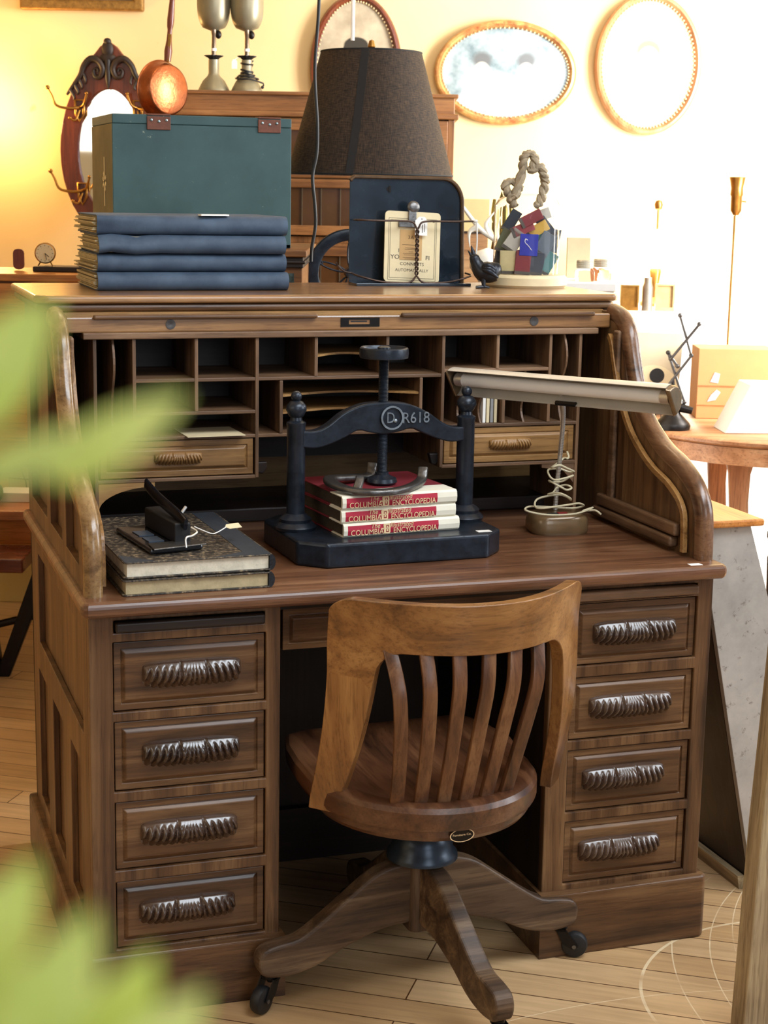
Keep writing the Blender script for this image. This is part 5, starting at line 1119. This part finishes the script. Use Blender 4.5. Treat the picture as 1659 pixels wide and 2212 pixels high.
b = BM(); lathe(b, [(.385, .733), (.398, .736), (.400, .784), (.385, .784)], 48); bmesh.ops.delete(b, geom=[f for f in b.faces if len(f.verts) > 4], context='FACES'); lathe(b, [(0, .740), (.384, .740), (.384, .784), (0, .784)], 48); part('apron', b, wood('table', 'X'), rtb, 40)
for a in (-128, -62, 52, 128):
    b = BM(); prism(b, [(x, z) for x, z in ((-.045, .735), (.045, .735), (.03, .68), (.022, .58), (.028, .50), (.06, .42), (.075, .30), (.07, .0), (-.0, .0), (-.01, .30), (-.03, .42), (-.035, .50), (-.028, .60), (-.03, .68))][::-1], -.014, .014, 'Y')
    b.transform(Matrix.Translation((.20*math.cos(R(a)), .20*math.sin(R(a)), 0)) @ Matrix.Rotation(R(0 if abs(a) < 90 else 180), 4, 'Z')); part('leg', b, wood('table', 'Z'), rtb, 0, .004)
b = BM(); lathe(b, [(0, .0), (.03, 0), (.026, .30), (.030, .44), (.022, .47), (.034, .50), (.034, .515), (.022, .53), (.020, .62), (.026, .66), (.032, .69), (.022, .71), (.024, .735), (0, .735)], 20, (-.0, -.16, 0)); part('centre_post', b, wood('dark', 'Z'), rtb, 40, label='dark turned centre post')
# scissor lamp
sl = BG('scissor_lamp', 'black scissor arm lamp on a domed base on the oak table', 'scissor lamp', .800, 4.58, .8065, 0)
b = BM(); lathe(b, [(0, 0), (.048, 0), (.050, .010), (.046, .018), (.034, .030), (.022, .042), (.014, .056), (.012, .085), (0, .087)], 28); part('base', b, darkmetal, sl, 40)
sm_ = mat('brushed_arm_metal', srgb(96, 92, 90), .35, .75)
arms = [((-.012, .075), (.000, .115)), ((.0, .11), (.050, .205)), ((.05, .205), (-.018, .195)), ((-.022, .125), (.052, .215)), ((.022, .09), (-.030, .220)), ((-.03, .22), (.030, .125)), ((.050, .215), (.010, .310)), ((-.010, .205), (.058, .300))]
arms = [((.030, .075), (-.022, .212)), ((-.030, .105), (.042, .205)), ((.042, .205), (.006, .315)), ((-.014, .195), (.060, .292)), ((-.022, .212), (.006, .175))]
for k, (p, q) in enumerate(arms):
    b = BM(); tube(b, [(p[0], -.004*(k % 2), p[1]), (q[0], -.004*(k % 2), q[1])], .0038, 8); ball(b, (p[0], 0, p[1]), .0065); ball(b, (q[0], 0, q[1]), .0065); part('arm', b, sm_, sl, 50)
b = BM(); tube(b, [(.018, 0, .060), (.052, -.01, .052)], [.013, .010], 12); tube(b, [(.0, 0, .085), (-.006, 0, .14)], .005, 8); part('clamp', b, darkmetal, sl, 40)
cbx = BG('cardboard_box', 'tall brown cardboard box with torn labels on the oak table', 'cardboard box', 1.02, 4.80, .8065, R(-2))
kr = mat('brown_cardboard', srgb(196, 144, 92), .7, 0, .12, 8)
b = BM(); box(b, -.115, .105, 0, .14, 0, .205); part('carton', b, kr, cbx, 0, .002); b = BM(); lil = mat('lilac_paper', srgb(206, 200, 206), .7); prism(b, [(-.078, .108), (-.055, .104), (-.050, .132), (-.066, .136)], -.001, 0, 'Y'); part('torn_label', b, lil, cbx, label='torn pale label'); b = BM(); prism(b, [(-.084, .050), (-.060, .055), (-.046, .078), (-.058, .086), (-.074, .070)], -.001, 0, 'Y'); part('torn_label', b, lil, cbx, label='torn pale label')
b = BM(); box(b, -.115, .105, -.0012, 0, .094, .098); box(b, -.115, .105, -.0012, 0, .038, .041); part('tape', b, mat('brown_tape', srgb(170, 118, 72), .4), cbx)
pp_ = BG('paper_stack', 'sloping pile of white papers leaning in front of the cardboard box', 'papers', 1.10, 4.52, .8065, R(3))
b = BM(); prism(b, [(-.17, 0), (.16, 0), (.16, .13), (-.105, .135)], -.01, .12, 'Y'); part('sheets', b, white, pp_, 0, .003); b = BM(); prism(b, [(.02, .02), (.05, .015), (.045, .045), (.03, .055)], -.012, -.010, 'Y'); part('printed_patch', b, mat('tan_print', srgb(206, 160, 100), .6), pp_)
rc = BG('record_sleeve', 'cream square card sleeve with a round black hole standing on the oak table', 'record sleeve', .775, 4.93, .8065, R(-3))
b = BM(); prism(b, [(-.03, 0), (.095, 0), (.105, .235), (-.03, .238)], 0, .006, 'Y'); part('sleeve', b, mat('buff_card', srgb(200, 186, 156), .7, 0, .08), rc)
b = BM(); prism(b, [(-.03, .0)]+[(.02+.085*math.cos(R(a)), .055+.085*math.sin(R(a))) for a in range(126, -31, -12)]+[(.085, 0)], -.0015, 0, 'Y')
part('label_disc', b, cream, rc); b = BM(); lathe(b, [(0, .0016), (.022, .0016), (.022, .003), (0, .003)], 30, M=Matrix.Translation((.032, 0, .110)) @ FRONT); part('dark_hole', b, blackm, rc)
ws = BG('wire_basket', 'small black wire basket behind the scissor lamp base', 'wire basket', .760, 4.72, .8065, 0)
b = BM()
for z in (.0, .02, .04, .06, .085): tube(b, [(-.03, 0, z+.002), (.045, 0, z+.002)], .0018, 6)
for q in range(6): tube(b, [(-.03+.015*q, 0, 0), (-.03+.015*q, 0, .09)], .0014, 6)
part('wires', b, blackm, ws, 50)
# tapered zinc faced stand with wooden top
pdm, nt, bb = newmat('worn_zinc_paint'); v = objvec(nt); n1 = noise(nt, v, 5, 6, .7); n2 = noise(nt, v, 45, 5, .7)
c = ramp(nt, n1, [(.3, srgb(150, 146, 140)), (.7, srgb(188, 182, 174))]); nt.links.new(mixc(nt, c, srgb(104, 94, 84), ramp(nt, n2, [(.60, (0, 0, 0, 1)), (.68, (.8, .8, .8, 1))])), bb.inputs['Base Color']); bb.inputs['Roughness'].default_value = .5; bb.inputs['Metallic'].default_value = .15
pd = thing('tapered_stand', 'grey zinc faced slanting stand with wooden top beside the right of the desk', 'stand', (.80, .30, 0), 0)
x0, x1 = .655, .765
def slab(b, y0, y1, m=None):
    vs = []
    for y in (y0, y1):
        vs += [b.verts.new(p) for p in ((.815, y, 0), (1.02, y, 0), (.755, y, .797), (.640, y, .797))]
    b.faces.new(vs[:4]); b.faces.new(vs[4:])
    for i in range(4): j = (i+1) % 4; b.faces.new((vs[i], vs[j], vs[4+j], vs[4+i]))
b = BM(); slab(b, .165, .18); part('zinc_face', b, pdm, pd, 0, .001, world=True, label='worn grey zinc front face')
b = BM(); slab(b, .1802, .46); part('body', b, wood('dark', 'Z'), pd, 0, .002, world=True)  # shadow side of the stand painted in as dark wood
b = BM(); box(b, .626, .778, .15, .48, .7975, .812); part('wooden_top', b, wood('pine', 'Y'), pd, 0, .004, world=True)
b = BM(); prism(b, [(.795, .0), (.812, .0), (.806, .03), (.790, .03)][::-1], .19, .47, 'Y'); part('bottom_batten', b, wood('weather', 'Y'), pd, world=True)
# weathered post
b = BM(); prism(b, [(.456, 0), (.60, 0), (.62, .95), (.495, .95), (.468, .40)][::-1], -.40, -.355, 'Y'); 
single('weathered_board', b, wood('weather', 'Z'), 'weathered pale wooden board rising at the bottom right edge of the photo', 'board', (.53, -.38, 0), 0, 0, .003, world=True)

# ---------------- assumed left lamp, unseen (lights the wall) ----------------
sc_ = BG('assumed_wall_sconce', 'assumed small warm lit wall lamp just beyond the left edge of the photo', 'wall lamp', -1.50, 6.2, 1.70, 0)
b = BM(); lathe(b, [(0, 0), (.05, 0), (.05, .012), (0, .014)], 20, M=FRONT); tube(b, cat([(0, -.01, 0), (0, -.06, -.02), (0, -.10, .0), (0, -.10, .03)], 4), .006, 8); part('bracket', b, brass, sc_, 40)
b = BM(); lathe(b, [(.06, .03), (.035, .13), (.034, .13), (.059, .03)], 30, (0, -.10, 0)); bmesh.ops.delete(b, geom=[f for f in b.faces if len(f.verts) > 4], context='FACES'); part('shade', b, mat('lit_amber_shade', (1, .8, .5, 1), .5, emis=((1, .66, .28, 1), 6)), sc_, 50)
point('assumed_sconce_bulb', G(-1.42, 6.00, 1.70), 11, (1, .58, .22), .05)  # light of the assumed, unseen sconce
point('added_ceiling_light', G(-.4, 4.4, 2.75), 6, (1, .80, .54), .15)  # added warm point light

# ---------------- foreground plant ----------------
leafm, nt, bb = newmat('lime_leaf'); v = objvec(nt); n1 = noise(nt, v, 40, 3)
c = ramp(nt, n1, [(.3, srgb(216, 234, 136)), (.7, srgb(240, 248, 186))]); nt.links.new(c, bb.inputs['Base Color']); bb.inputs['Roughness'].default_value = .4
tr = nt.nodes.new('ShaderNodeBsdfTranslucent'); nt.links.new(c, tr.inputs[0]); mx = nt.nodes.new('ShaderNodeMixShader'); mx.inputs[0].default_value = .5
nt.links.new(bb.outputs[0], mx.inputs[1]); nt.links.new(tr.outputs[0], mx.inputs[2]); nt.links.new(mx.outputs[0], nt.nodes['Material Output'].inputs[0])
PB = V((-1.03, -2.47, 0))
pl = thing('potted_plant', 'blurred lime green leafy potted plant close in the left foreground', 'plant', PB, 0)
b = BM(); lathe(b, [(0, .80), (.05, .80), (.066, .90), (.070, .90), (.070, .915), (.062, .915), (.060, .895), (0, .89)], 24); part('pot', b, mat('terracotta', srgb(176, 98, 62), .7), pl, 40)
b = BM(); lathe(b, [(0, 0), (.14, 0), (.14, .015), (.02, .03), (.018, .775), (.10, .78), (.10, .799), (0, .7995)], 24); st_ = single('plant_stand', b, wood('dark', 'Z'), 'dark turned stand under the leafy plant in the left foreground', 'plant stand', PB, 0, 40)
def leaf(b, p, tip, w, nrm=V((0, -1, .2)), n=10):
    p, tip = V(p), V(tip); ax_ = tip-p; L_ = ax_.length; a = ax_.normalized(); s = a.cross(nrm).normalized(); u = s.cross(a)
    rows = []
    for k in range(n+1):
        t = k/n; ww = w*(math.sin(PI*t**.8)**.8)*.5+.0003; c_ = p+a*L_*t+u*(.08*L_*math.sin(PI*t))
        rows.append([b.verts.new(c_+s*ww*q+u*(.12*w*abs(q))) for q in (-1, -.5, 0, .5, 1)]+[b.verts.new(c_+s*ww*q+u*(.12*w*abs(q)-.0004)) for q in (1, .5, 0, -.5, -1)])
    for A, B in zip(rows, rows[1:]):
        for i in range(10): j = (i+1) % 10; b.faces.new((A[i], A[j], B[j], B[i]))
    b.faces.new(rows[0]); b.faces.new(rows[-1])
LEAVES = [
((-0.9754, -2.4926, 1.4195), (-0.9641, -2.4972, 1.4364), 0.0076),
((-0.9656, -2.4969, 1.4147), (-0.95, -2.5043, 1.4251), 0.0060),
((-0.9759, -2.504, 1.4158), (-0.9621, -2.5114, 1.4223), 0.0042),
((-0.9745, -2.4815, 1.4226), (-0.9661, -2.4863, 1.4351), 0.0059),
((-0.9768, -2.5055, 1.3547), (-0.9696, -2.5088, 1.3713), 0.0076),
((-0.9738, -2.5182, 1.3502), (-0.9645, -2.5214, 1.3697), 0.0091),
((-0.9776, -2.4969, 1.3431), (-0.9653, -2.5029, 1.3556), 0.0090),
((-0.9668, -2.5115, 1.3418), (-0.9566, -2.5154, 1.3608), 0.0091),
((-0.965, -2.5222, 1.3451), (-0.953, -2.527, 1.3612), 0.0091),
((-0.9691, -2.4911, 1.3327), (-0.9604, -2.4961, 1.3459), 0.0088),
((-0.9794, -2.4946, 1.3511), (-0.9709, -2.4991, 1.3651), 0.0079),
]
for p, q, w in LEAVES:
    b = BM(); leaf(b, p, q, w); part('leaf', b, leafm, pl, 60, world=True)
b = BM(); ST = PB+V((0, 0, .89))
tube(b, cat([ST, (-1.025, -2.48, 1.05), (-1.005, -2.495, 1.24), (-.998, -2.495, 1.33), (-.995, -2.495, 1.40)], 6), .0020, 7)
for p, q, w in LEAVES:
    p = V(p); k = V((-1.0, -2.495, max(1.25, p.z-.012))); tube(b, cat([k, (k+p)/2+V((0, 0, .002)), p], 4), .0006, 5)
part('stem', b, mat('green_stem', srgb(90, 120, 60), .6), pl, 50, world=True)
